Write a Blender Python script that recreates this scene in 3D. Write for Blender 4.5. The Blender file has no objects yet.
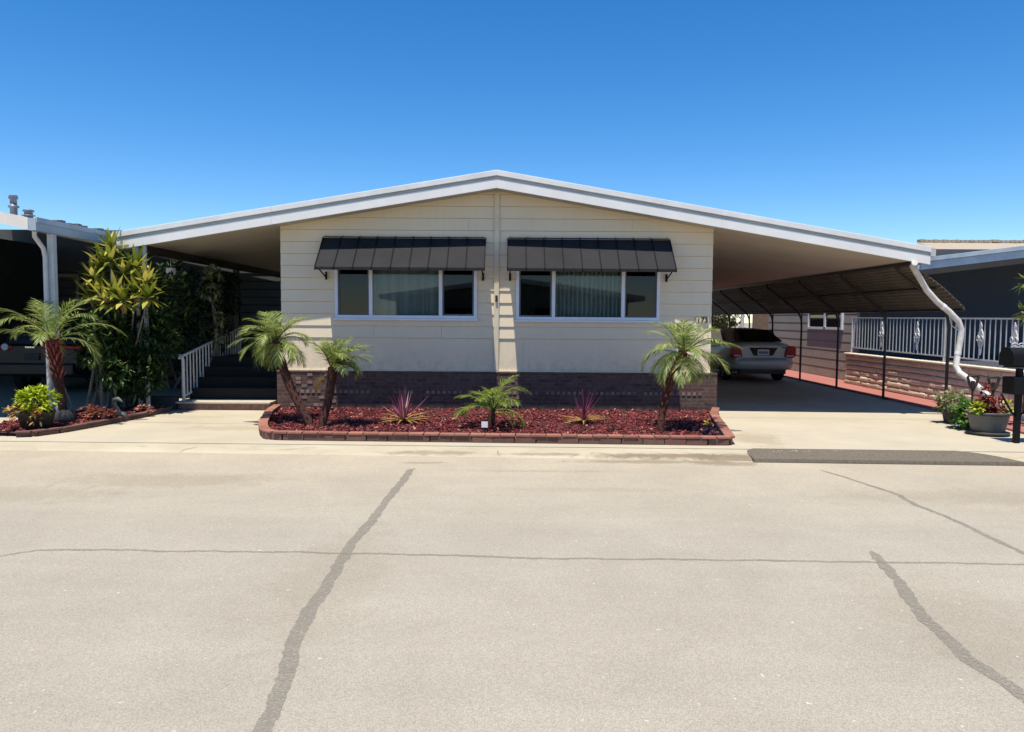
import bpy, bmesh, math, random
from mathutils import Vector, Matrix
R = math.radians
rnd = random.Random(7)
scene = bpy.context.scene
COL = scene.collection

# ------------------------------------------------------------------ materials
def new_mat(name):
    m = bpy.data.materials.new(name); m.use_nodes = True
    nt = m.node_tree; b = nt.nodes['Principled BSDF']
    return m, nt, b

def link(nt, a, b): nt.links.new(a, b)

def coords(nt, kind='Object'):
    t = nt.nodes.new('ShaderNodeTexCoord'); return t.outputs[kind]

def noise(nt, vec, scale, detail=5, rough=.6, dist=0):
    n = nt.nodes.new('ShaderNodeTexNoise')
    n.inputs['Scale'].default_value = scale; n.inputs['Detail'].default_value = detail
    n.inputs['Roughness'].default_value = rough; n.inputs['Distortion'].default_value = dist
    if vec is not None: link(nt, vec, n.inputs['Vector'])
    return n.outputs['Fac']

def ramp(nt, fac, stops):
    r = nt.nodes.new('ShaderNodeValToRGB'); e = r.color_ramp.elements
    while len(e) < len(stops): e.new(.5)
    for el, (p, c) in zip(e, stops):
        el.position = p; el.color = (c[0], c[1], c[2], 1)
    link(nt, fac, r.inputs['Fac']); return r.outputs['Color']

def mix(nt, fac, a, b, mode='MIX'):
    m = nt.nodes.new('ShaderNodeMix'); m.data_type = 'RGBA'; m.blend_type = mode
    for sock, v in ((m.inputs[0], fac), (m.inputs[6], a), (m.inputs[7], b)):
        if hasattr(v, 'is_linked') or hasattr(v, 'node'): link(nt, v, sock)
        elif isinstance(v, (int, float)): sock.default_value = v
        else: sock.default_value = (v[0], v[1], v[2], 1)
    return m.outputs[2]

def add_bump(nt, b, h, strength=.3, dist=.01):
    n = nt.nodes.new('ShaderNodeBump'); n.inputs['Strength'].default_value = strength
    n.inputs['Distance'].default_value = dist
    link(nt, h, n.inputs['Height']); link(nt, n.outputs['Normal'], b.inputs['Normal'])

def mat(name, c, c2=None, scale=6, rough=.7, bump=0, bscale=60, metal=0, island=False, spec=.4, coat=0):
    """two-tone noise material, optionally varied from piece to piece"""
    m, nt, b = new_mat(name)
    if c2 is None: c2 = tuple(x * .82 for x in c)
    v = coords(nt)
    f = noise(nt, v, scale)
    col = ramp(nt, f, [(.3, c2), (.7, c)])
    if island:
        g = nt.nodes.new('ShaderNodeNewGeometry')
        k = ramp(nt, g.outputs['Random Per Island'], [(0, c2), (1, c)])
        col = mix(nt, .6, col, k)
    link(nt, col, b.inputs['Base Color'])
    b.inputs['Roughness'].default_value = rough; b.inputs['Metallic'].default_value = metal
    b.inputs['Specular IOR Level'].default_value = spec; b.inputs['Coat Weight'].default_value = coat
    if bump: add_bump(nt, b, noise(nt, v, bscale), bump, .01)
    return m

def leaf_mat(name, stops, trans=.35, rough=.45):
    m, nt, b = new_mat(name)
    g = nt.nodes.new('ShaderNodeNewGeometry')
    col = ramp(nt, g.outputs['Random Per Island'], stops)
    link(nt, col, b.inputs['Base Color']); b.inputs['Roughness'].default_value = rough
    b.inputs['Specular IOR Level'].default_value = .35
    t = nt.nodes.new('ShaderNodeBsdfTranslucent'); link(nt, col, t.inputs['Color'])
    mx = nt.nodes.new('ShaderNodeMixShader'); mx.inputs[0].default_value = trans
    link(nt, b.outputs[0], mx.inputs[1]); link(nt, t.outputs[0], mx.inputs[2])
    link(nt, mx.outputs[0], nt.nodes['Material Output'].inputs['Surface'])
    return m

def brick_mat(name, c1, c2, mortar, w=.2, h=.068, bump=.6, offset=.5, msize=.008):
    m, nt, b = new_mat(name)
    v = coords(nt)
    s = nt.nodes.new('ShaderNodeSeparateXYZ'); link(nt, v, s.inputs[0])
    a = nt.nodes.new('ShaderNodeMath'); a.operation = 'ADD'
    link(nt, s.outputs[0], a.inputs[0]); link(nt, s.outputs[1], a.inputs[1])
    cb = nt.nodes.new('ShaderNodeCombineXYZ'); link(nt, a.outputs[0], cb.inputs[0]); link(nt, s.outputs[2], cb.inputs[1])
    t = nt.nodes.new('ShaderNodeTexBrick')
    t.inputs['Scale'].default_value = 1; t.inputs['Brick Width'].default_value = w
    t.inputs['Row Height'].default_value = h; t.inputs['Mortar Size'].default_value = msize
    t.inputs['Mortar Smooth'].default_value = .2; t.inputs['Bias'].default_value = -.1
    t.offset = offset
    t.inputs['Color1'].default_value = (*c1, 1); t.inputs['Color2'].default_value = (*c2, 1)
    t.inputs['Mortar'].default_value = (*mortar, 1)
    link(nt, cb.outputs[0], t.inputs['Vector'])
    n = noise(nt, v, 14, 6, .7)
    dirt = ramp(nt, n, [(.3, (.55, .52, .5)), (.75, (1.15, 1.12, 1.1))])
    col = mix(nt, 1.0, t.outputs['Color'], dirt, 'MULTIPLY')
    link(nt, col, b.inputs['Base Color']); b.inputs['Roughness'].default_value = .9
    inv = nt.nodes.new('ShaderNodeMath'); inv.operation = 'SUBTRACT'; inv.inputs[0].default_value = 1
    link(nt, t.outputs['Fac'], inv.inputs[1])
    ad = nt.nodes.new('ShaderNodeMath'); ad.operation = 'MULTIPLY_ADD'
    link(nt, n, ad.inputs[0]); ad.inputs[1].default_value = .5; link(nt, inv.outputs[0], ad.inputs[2])
    add_bump(nt, b, ad.outputs[0], bump, .012)
    return m

def blots(nt, v, col, spots, stain):
    """dirt and darker patches that lie in a few given places, broken up by noise"""
    n = noise(nt, v, 3.2, 7, .75, .6)
    for cx, cy, rx, ry, amt in spots:
        mp = nt.nodes.new('ShaderNodeMapping'); mp.vector_type = 'POINT'
        mp.inputs['Scale'].default_value = (1/rx, 1/ry, 0); mp.inputs['Location'].default_value = (-cx/rx, -cy/ry, 0)
        link(nt, v, mp.inputs[0])
        ln = nt.nodes.new('ShaderNodeVectorMath'); ln.operation = 'LENGTH'; link(nt, mp.outputs[0], ln.inputs[0])
        a = nt.nodes.new('ShaderNodeMath'); a.operation = 'MULTIPLY_ADD'; link(nt, n, a.inputs[0]); a.inputs[1].default_value = 2.2
        sb = nt.nodes.new('ShaderNodeMath'); sb.operation = 'SUBTRACT'; sb.inputs[0].default_value = -.25; link(nt, ln.outputs['Value'], sb.inputs[1])
        link(nt, sb.outputs[0], a.inputs[2])
        f = ramp(nt, a.outputs[0], [(0, (0, 0, 0)), (.45, (amt,) * 3)])
        col = mix(nt, f, col, stain)
    return col

def road_mat():
    m, nt, b = new_mat('worn_asphalt'); v = coords(nt)
    big = ramp(nt, noise(nt, v, .45, 5, .6, .4), [(.25, (.300, .274, .228)), (.75, (.340, .312, .260))])
    mp = nt.nodes.new('ShaderNodeMapping'); mp.inputs['Scale'].default_value = (.25, 2.2, 1); link(nt, v, mp.inputs[0])
    streak = ramp(nt, noise(nt, mp.outputs[0], 1.1, 6, .65), [(.3, (.95, .95, .945)), (.7, (1.03, 1.03, 1.025))])
    col = mix(nt, 1, big, streak, 'MULTIPLY')
    # sandy dust along the kerb
    s = nt.nodes.new('ShaderNodeSeparateXYZ'); link(nt, v, s.inputs[0])
    mr = nt.nodes.new('ShaderNodeMapRange'); mr.inputs[1].default_value = 6.2; mr.inputs[2].default_value = 9.4
    link(nt, s.outputs[1], mr.inputs[0])
    mm = nt.nodes.new('ShaderNodeMath'); mm.operation = 'MULTIPLY'
    link(nt, mr.outputs[0], mm.inputs[0]); link(nt, noise(nt, v, 1.6, 5, .7), mm.inputs[1])
    col = mix(nt, mm.outputs[0], col, (.43, .362, .262))
    lg = ramp(nt, noise(nt, v, .9, 8, .72, .7), [(.38, (.94, .935, .93)), (.60, (1.02, 1.02, 1.015))])
    col = mix(nt, .9, col, lg, 'MULTIPLY')
    col = blots(nt, v, col, [(-1.2,5.0,.5,1.6,.22),(2.6,4.3,.6,1.2,.2),(4.6,7.4,2.2,.4,.25),(.9,7.6,1.3,.16,.2),(1.7,9.12,1.4,.16,.7),(2.6,9.02,.6,.22,.8),(-1.05,8.95,.35,.10,.6),(.2,8.5,1.2,.10,.3),(-3.6,7.9,1.6,.5,.35),(-5.2,7.2,2.2,.5,.3)], (.215, .175, .122))
    vo = nt.nodes.new('ShaderNodeTexVoronoi'); vo.inputs['Scale'].default_value = 190; link(nt, v, vo.inputs['Vector'])
    fine = ramp(nt, vo.outputs['Color'], [(.1, (.72, .72, .72)), (.5, (1, 1, 1)), (.9, (1.28, 1.27, 1.24))])
    col = mix(nt, .75, col, fine, 'MULTIPLY')
    fine2 = ramp(nt, noise(nt, v, 60, 4, .85), [(.3, (.88, .88, .88)), (.7, (1.09, 1.085, 1.08))])
    col = mix(nt, .9, col, fine2, 'MULTIPLY')
    fl = ramp(nt, noise(nt, v, 26, 2, .4), [(.74, (0, 0, 0)), (.78, (.75, .75, .75))])
    col = mix(nt, fl, col, (.52, .50, .46))
    link(nt, col, b.inputs['Base Color']); b.inputs['Roughness'].default_value = .92
    b.inputs['Specular IOR Level'].default_value = .2
    add_bump(nt, b, noise(nt, v, 130, 3, .7), .35, .006)
    return m

def concrete_mat(name, c, c2, stain=(.3, .25, .18), stain_amt=.5, spots=()):
    m, nt, b = new_mat(name); v = coords(nt)
    col = ramp(nt, noise(nt, v, .9, 6, .65, .3), [(.3, c2), (.7, c)])
    sp = ramp(nt, noise(nt, v, 70, 3, .8), [(.3, (.88, .88, .88)), (.7, (1.08, 1.08, 1.08))])
    col = mix(nt, .9, col, sp, 'MULTIPLY')
    mp = nt.nodes.new('ShaderNodeMapping'); mp.inputs['Scale'].default_value = (.7, 2.6, 1); link(nt, v, mp.inputs[0])
    sf = ramp(nt, noise(nt, mp.outputs[0], 1.5, 7, .72, .8), [(.56, (0, 0, 0)), (.74, (stain_amt,) * 3)])
    col = mix(nt, sf, col, stain)
    if spots: col = blots(nt, v, col, spots, stain)
    link(nt, col, b.inputs['Base Color']); b.inputs['Roughness'].default_value = .9
    b.inputs['Specular IOR Level'].default_value = .25
    add_bump(nt, b, noise(nt, v, 90, 4, .7), .25, .006)
    return m

def sealant_mat():
    """worn crack filler: dark crumbs with the road showing between them"""
    m, nt, b = new_mat('crack_sealant'); v = coords(nt)
    col = ramp(nt, noise(nt, v, 45, 4, .7), [(.3, (.19, .170, .137)), (.7, (.27, .245, .202))])
    link(nt, col, b.inputs['Base Color']); b.inputs['Roughness'].default_value = .85
    k = nt.nodes.new('ShaderNodeMath'); k.operation = 'MULTIPLY'
    link(nt, ramp(nt, noise(nt, v, 75, 3, .8), [(.36, (0, 0, 0)), (.56, (1, 1, 1))]), k.inputs[0])
    link(nt, ramp(nt, noise(nt, v, 6, 5, .7), [(.30, (.45, .45, .45)), (.62, (1, 1, 1))]), k.inputs[1])
    t = nt.nodes.new('ShaderNodeBsdfTransparent'); mx = nt.nodes.new('ShaderNodeMixShader')
    link(nt, k.outputs[0], mx.inputs[0]); link(nt, t.outputs[0], mx.inputs[1]); link(nt, b.outputs[0], mx.inputs[2])
    link(nt, mx.outputs[0], nt.nodes['Material Output'].inputs['Surface'])
    return m

def siding_mat(name, c, c2):
    m, nt, b = new_mat(name); v = coords(nt)
    col = ramp(nt, noise(nt, v, 1.3, 6, .6), [(.3, c2), (.7, c)])
    mp = nt.nodes.new('ShaderNodeMapping'); mp.inputs['Scale'].default_value = (9, 9, .5); link(nt, v, mp.inputs[0])
    st = ramp(nt, noise(nt, mp.outputs[0], 1.4, 5, .7), [(.28, (.88, .87, .85)), (.6, (1.03, 1.03, 1.03))])
    col = mix(nt, .22, col, st, 'MULTIPLY')
    s = nt.nodes.new('ShaderNodeSeparateXYZ'); link(nt, v, s.inputs[0])
    mr = nt.nodes.new('ShaderNodeMapRange'); mr.inputs[1].default_value = 1.15; mr.inputs[2].default_value = .70; link(nt, s.outputs[2], mr.inputs[0])
    sp = ramp(nt, noise(nt, v, 7, 6, .75), [(.42, (0, 0, 0)), (.75, (.8, .8, .8))])
    dm = nt.nodes.new('ShaderNodeMath'); dm.operation = 'MULTIPLY'; link(nt, mr.outputs[0], dm.inputs[0]); link(nt, sp, dm.inputs[1])
    col = mix(nt, dm.outputs[0], col, tuple(x * .55 for x in c2))
    wn = ramp(nt, noise(nt, v, 2.4, 7, .8), [(.60, (1, 1, 1)), (.72, (.90, .885, .86))])
    col = mix(nt, 1, col, wn, 'MULTIPLY')
    link(nt, col, b.inputs['Base Color']); b.inputs['Roughness'].default_value = .62
    b.inputs['Specular IOR Level'].default_value = .3
    mp2 = nt.nodes.new('ShaderNodeMapping'); mp2.inputs['Scale'].default_value = (3, 3, 40); link(nt, v, mp2.inputs[0])
    add_bump(nt, b, noise(nt, mp2.outputs[0], 2, 4, .6), .12, .006)
    return m

def glass_mat(name, tint, extra=0.0):
    m, nt, b = new_mat(name); nt.nodes.remove(b)
    t = nt.nodes.new('ShaderNodeBsdfTransparent'); t.inputs[0].default_value = (*tint, 1)
    g = nt.nodes.new('ShaderNodeBsdfGlossy'); g.inputs['Roughness'].default_value = .015
    g.inputs['Color'].default_value = (.95, .97, 1, 1)
    f = nt.nodes.new('ShaderNodeFresnel'); f.inputs[0].default_value = 1.5
    a = nt.nodes.new('ShaderNodeMath'); a.operation = 'MULTIPLY_ADD'
    link(nt, f.outputs[0], a.inputs[0]); a.inputs[1].default_value = .75; a.inputs[2].default_value = extra
    mx = nt.nodes.new('ShaderNodeMixShader'); link(nt, a.outputs[0], mx.inputs[0])
    link(nt, t.outputs[0], mx.inputs[1]); link(nt, g.outputs[0], mx.inputs[2])
    link(nt, mx.outputs[0], nt.nodes['Material Output'].inputs['Surface'])
    return m

M = dict(
    road=road_mat(),
    concrete=concrete_mat('pale_concrete', (0.4466, 0.3966, 0.3042), (0.3773, 0.335, 0.2541), spots=[(3.5,10.6,.5,.8,.7),(-4.2,11.3,1.2,.35,.55),(-5.4,12.6,.9,.3,.4),(5.2,16.5,1.6,2.2,.7),(6.4,21,1.5,2.0,.8)]),  # last two spots: wide darker patches on the carport floor
    kerb=concrete_mat('kerb_concrete', (0.462, 0.4081, 0.3003), (0.3619, 0.3157, 0.231), (0.1848, 0.1463, 0.1001), .75, [(1.9,9.4,1.5,.22,.9),(2.8,9.3,.7,.35,.9),(-1.0,9.5,.9,.15,.6),(.4,9.45,.8,.12,.6)]),
    ground=mat('dry_ground', (0.32, 0.272, 0.2), (0.24, 0.208, 0.152), .6, .95, .3, 20),
    siding=siding_mat('cream_siding', (.715, .61, .45), (.675, .57, .415)),
    trim=mat('cream_trim', (0.6607, 0.5806, 0.4304), (0.5806, 0.5005, 0.3704), 5, .6),
    white=mat('white_painted_metal', (0.7728, 0.7636, 0.736), (0.6992, 0.69, 0.6624), 2.5, .42),
    lip=mat('white_roof_edge', (0.736, 0.736, 0.7268), (0.6072, 0.6164, 0.6164), 3, .45),
    galv=mat('grey_galvanised_metal', (0.52, 0.5304, 0.52), (0.416, 0.4264, 0.4264), 3, .5, metal=.15),
    ceiling=mat('tan_ceiling_panel', (0.46, 0.4186, 0.368), (0.3956, 0.3588, 0.3128), 1.2, .75),
    skirt=brick_mat('brown_brick', (0.0884, 0.0437, 0.0374), (0.1456, 0.0884, 0.0749), (0.1144, 0.0957, 0.0853)),
    vent=mat('pale_brick', (.26, .19, .16), (.15, .09, .075), 20, .9, .4, 50, island=True),
    bedbrick=mat('red_border_brick', (.34, .145, .10), (.17, .070, .052), 14, .9, .5, 60, island=True),
    bedbase=mat('brown_border_brick', (0.176, 0.092, 0.072), (0.088, 0.048, 0.0384), 14, .9, .5, 60, island=True),
    awning=mat('charcoal_awning_metal', (0.027, 0.026, 0.0291), (0.0198, 0.0198, 0.0218), 2, .75, spec=.12),
    awnrail=mat('black_awning_rail', (0.012, 0.012, 0.015), (0.0075, 0.0075, 0.0105), 4, .8, spec=.08),
    vinyl=mat('white_window_frame', (.70, .73, .80), (.62, .65, .72), 5, .4),
    sash=mat('dark_window_sash', (.10, .11, .13), (.06, .07, .08), 5, .4),
    pane=glass_mat('window_glass', (.74, .78, .78)),
    paneside=glass_mat('screened_window_glass', (.10, .12, .13)),
    blind=mat('vertical_blind_fabric', (.50, .54, .52), (.30, .34, .33), 3, .8, island=True),
    drape=mat('pleated_drape_fabric', (.62, .65, .61), (.54, .57, .54), 3, .85),
    inside=mat('interior_paint', (.25, .24, .2), (.2, .19, .16), 3, .9),
    mulch=mat('dark_red_mulch', (.085, .016, .018), (.035, .008, .009), 25, .95, .8, 60),
    chip=leaf_mat('red_bark_chip', [(0, (0.0275, 0.0063, 0.0075)), (.4, (0.1063, 0.0163, 0.02)), (.8, (0.2, 0.0325, 0.035)), (.95, (0.275, 0.075, 0.0625)), (1, (0.45, 0.25, 0.175))], .02, .9),
    steel=mat('dark_painted_steel', (.030, .024, .022), (.016, .013, .012), 8, .5),
    corr=mat('brown_corrugated_metal', (0.17, 0.145, 0.115), (0.1, 0.085, 0.068), 2, .55),
    railwhite=mat('white_rail_paint', (0.544, 0.552, 0.56), (0.44, 0.448, 0.464), 6, .45),
    railgrey=mat('weathered_rail_paint', (.42, .435, .46), (.32, .335, .36), 6, .5),
    ventmetal=mat('weathered_vent_metal', (.24, .25, .27), (.15, .16, .175), 9, .5, metal=.3),
    pipe=mat('dusty_white_pipe', (.66, .65, .62), (.46, .44, .40), 7, .55),
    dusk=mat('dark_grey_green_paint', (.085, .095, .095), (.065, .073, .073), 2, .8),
    carpet=mat('dark_stair_carpet', (0.024, 0.0224, 0.0208), (0.0128, 0.012, 0.0112), 60, .97, .5, 120),
    steptop=mat('pale_step_cap', (0.464, 0.416, 0.336), (0.384, 0.344, 0.28), 8, .85),
    stepbrick=brick_mat('step_brick', (.30, .17, .13), (.22, .12, .09), (.16, .12, .10), .26, .14),
    red=concrete_mat('red_painted_concrete', (0.3542, 0.1424, 0.1232), (0.2926, 0.1116, 0.0963), (0.2156, 0.1001, 0.0847), .5),
    block=mat('tan_split_block', (.70, .61, .48), (.56, .48, .37), 16, .92, .7, 36, island=True),
    tan=siding_mat('tan_siding', (0.3619, 0.3272, 0.2849), (0.3234, 0.2926, 0.2541)),
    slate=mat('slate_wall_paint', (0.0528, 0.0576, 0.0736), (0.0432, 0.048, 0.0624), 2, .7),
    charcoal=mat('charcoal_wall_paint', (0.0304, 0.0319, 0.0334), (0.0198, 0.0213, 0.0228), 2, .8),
    roofgrey=mat('pale_blue_metal', (.46, .52, .58), (.30, .35, .40), 2.2, .45, metal=.2),
    roofwhite=mat('white_metal_roof', (.74, .74, .72), (.62, .62, .60), 2, .5),
    tile=mat('tan_roof_shingle', (.44, .37, .28), (.26, .22, .17), 18, .95, .7, 40),
    pink=mat('cream_fascia_board', (.78, .72, .66), (.66, .60, .54), 3, .6),
    rubber=mat('grey_rubber', (.165, .142, .110), (.10, .087, .069), 30, .95, .15, 90, spec=.1),
    sealant=sealant_mat(),
    stain=mat('damp_stain', (.27, .22, .155), (.20, .16, .11), 6, .9),
    trunk=mat('palm_trunk_fibre', (.075, .026, .018), (.028, .011, .008), 22, .95, .8, 50),
    boot=leaf_mat('palm_leaf_base', [(0, (.03, .010, .008)), (.6, (.10, .028, .020)), (.9, (.18, .05, .03)), (1, (.30, .13, .06))], .02, .85),
    orangeboot=leaf_mat('orange_leaf_base', [(0, (0.09, 0.021, 0.012)), (.5, (0.3, 0.0675, 0.027)), (.9, (0.51, 0.15, 0.045)), (1, (0.63, 0.27, 0.09))], .02, .85),
    booted=leaf_mat('red_leaf_base', [(0, (0.13, 0.0195, 0.0195)), (.6, (0.338, 0.0585, 0.052)), (1, (0.494, 0.208, 0.156))], .02, .85),
    frond=leaf_mat('palm_leaflet', [(0, (.08, .13, .02)), (.45, (.21, .28, .065)), (.8, (.36, .41, .13)), (1, (.52, .50, .20))]),
    frond2=leaf_mat('yellow_green_leaflet', [(0, (.07, .12, .015)), (.5, (.15, .21, .03)), (1, (.30, .33, .06))]),
    dryfrond=leaf_mat('dry_leaf', [(0, (.32, .20, .05)), (.6, (.48, .34, .08)), (1, (.58, .46, .18))], .2),
    purple=leaf_mat('purple_blade', [(0, (.09, .014, .035)), (.5, (.20, .035, .09)), (.8, (.34, .10, .19)), (1, (.42, .26, .24))], .25),
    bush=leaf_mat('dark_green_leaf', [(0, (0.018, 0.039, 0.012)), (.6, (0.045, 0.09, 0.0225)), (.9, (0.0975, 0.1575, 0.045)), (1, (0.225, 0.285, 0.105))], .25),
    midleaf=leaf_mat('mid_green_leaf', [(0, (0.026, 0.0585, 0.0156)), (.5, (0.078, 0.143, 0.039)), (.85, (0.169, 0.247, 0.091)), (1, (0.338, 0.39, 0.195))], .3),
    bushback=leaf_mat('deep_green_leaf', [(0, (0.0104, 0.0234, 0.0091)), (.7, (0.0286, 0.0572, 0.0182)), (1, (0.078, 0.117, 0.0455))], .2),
    rosette=leaf_mat('yellow_green_strap_leaf', [(0, (0.0875, 0.1313, 0.015)), (.35, (0.2125, 0.25, 0.0312)), (.75, (0.425, 0.4, 0.0625)), (1, (0.625, 0.525, 0.15))], .3),
    lime=leaf_mat('lime_leaf', [(0, (0.1656, 0.276, 0.0166)), (.5, (0.3864, 0.4968, 0.0276)), (1, (0.69, 0.69, 0.0552))], .3),
    olive=leaf_mat('grey_green_leaf', [(0, (.13, .15, .06)), (.5, (.24, .27, .12)), (1, (.38, .38, .20))], .25),
    green=leaf_mat('fresh_green_leaf', [(0, (.05, .12, .02)), (.5, (.10, .22, .04)), (1, (.20, .32, .08))], .3),
    coleus=leaf_mat('wine_red_leaf', [(0, (.09, .012, .016)), (.5, (.20, .03, .035)), (.8, (.33, .10, .07)), (1, (.45, .34, .06))], .2),
    rust=leaf_mat('rusty_pink_leaf', [(0, (.22, .05, .035)), (.5, (.40, .13, .085)), (1, (.55, .30, .20))], .2),
    tanleaf=leaf_mat('orange_tan_leaf', [(0, (.35, .17, .05)), (.6, (.50, .32, .10)), (1, (.55, .46, .16))], .2),
    bark=mat('grey_bark', (.22, .19, .16), (.12, .10, .085), 18, .95, .6, 40),
    blackpot=mat('black_plastic', (.014, .014, .014), (.009, .009, .009), 8, .5),
    greypot=mat('grey_glazed_pot', (0.1365, 0.1312, 0.1207), (0.0892, 0.0866, 0.0814), 7, .6, .2, 30),
    darkrim=mat('dark_pot_rim', (.05, .048, .045), (.03, .028, .026), 9, .7),
    soil=mat('soil', (.035, .022, .016), (.02, .013, .01), 30, .98, .6, 60),
    silver=mat('silver_car_paint', (.44, .42, .39), (.40, .385, .36), 1, .38, metal=.15, coat=.2),
    blackcar=mat('black_car_paint', (.011, .012, .015), (.009, .010, .013), 1, .32, spec=.3),
    carglass=mat('dark_car_glass', (.006, .007, .008), (.005, .006, .006), 1, .05, spec=.5),
    tyre=mat('tyre_rubber', (.010, .010, .010), (.007, .007, .007), 9, .85),
    rim=mat('alloy_wheel', (.35, .35, .36), (.26, .26, .27), 4, .35, metal=.7),
    taillight=mat('red_light_lens', (0.39, 0.009, 0.012), (0.225, 0.006, 0.0075), 6, .3, spec=.25),
    clearlens=mat('pale_light_lens', (.55, .45, .42), (.45, .36, .34), 6, .2),
    chrome=mat('chrome', (.75, .75, .76), (.68, .68, .7), 3, .15, metal=1),
    plate=mat('licence_plate', (.62, .64, .66), (.55, .57, .60), 8, .5),
    ink=mat('dark_blue_ink', (.03, .035, .06), (.02, .025, .05), 8, .6),
    tag=mat('white_plastic_tag', (.80, .80, .82), (.74, .74, .77), 6, .5),
    mailbox=mat('black_mailbox_paint', (.008, .008, .009), (.006, .006, .007), 6, .55, spec=.15),
    iron=mat('rusty_black_iron', (.035, .022, .018), (.018, .012, .010), 12, .7),
    castwhite=mat('grey_white_casting', (.58, .59, .61), (.44, .45, .48), 8, .5),
    stone=mat('grey_stone', (.055, .058, .062), (.03, .033, .036), 10, .8, .5, 30),
    ornament=mat('pale_grey_resin', (0.132, 0.1452, 0.1452), (0.044, 0.0572, 0.0528), 8, .7),
    brownfence=mat('brown_fence_board', (.17, .125, .085), (.11, .08, .055), 6, .85, .4, 30),
)

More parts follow.
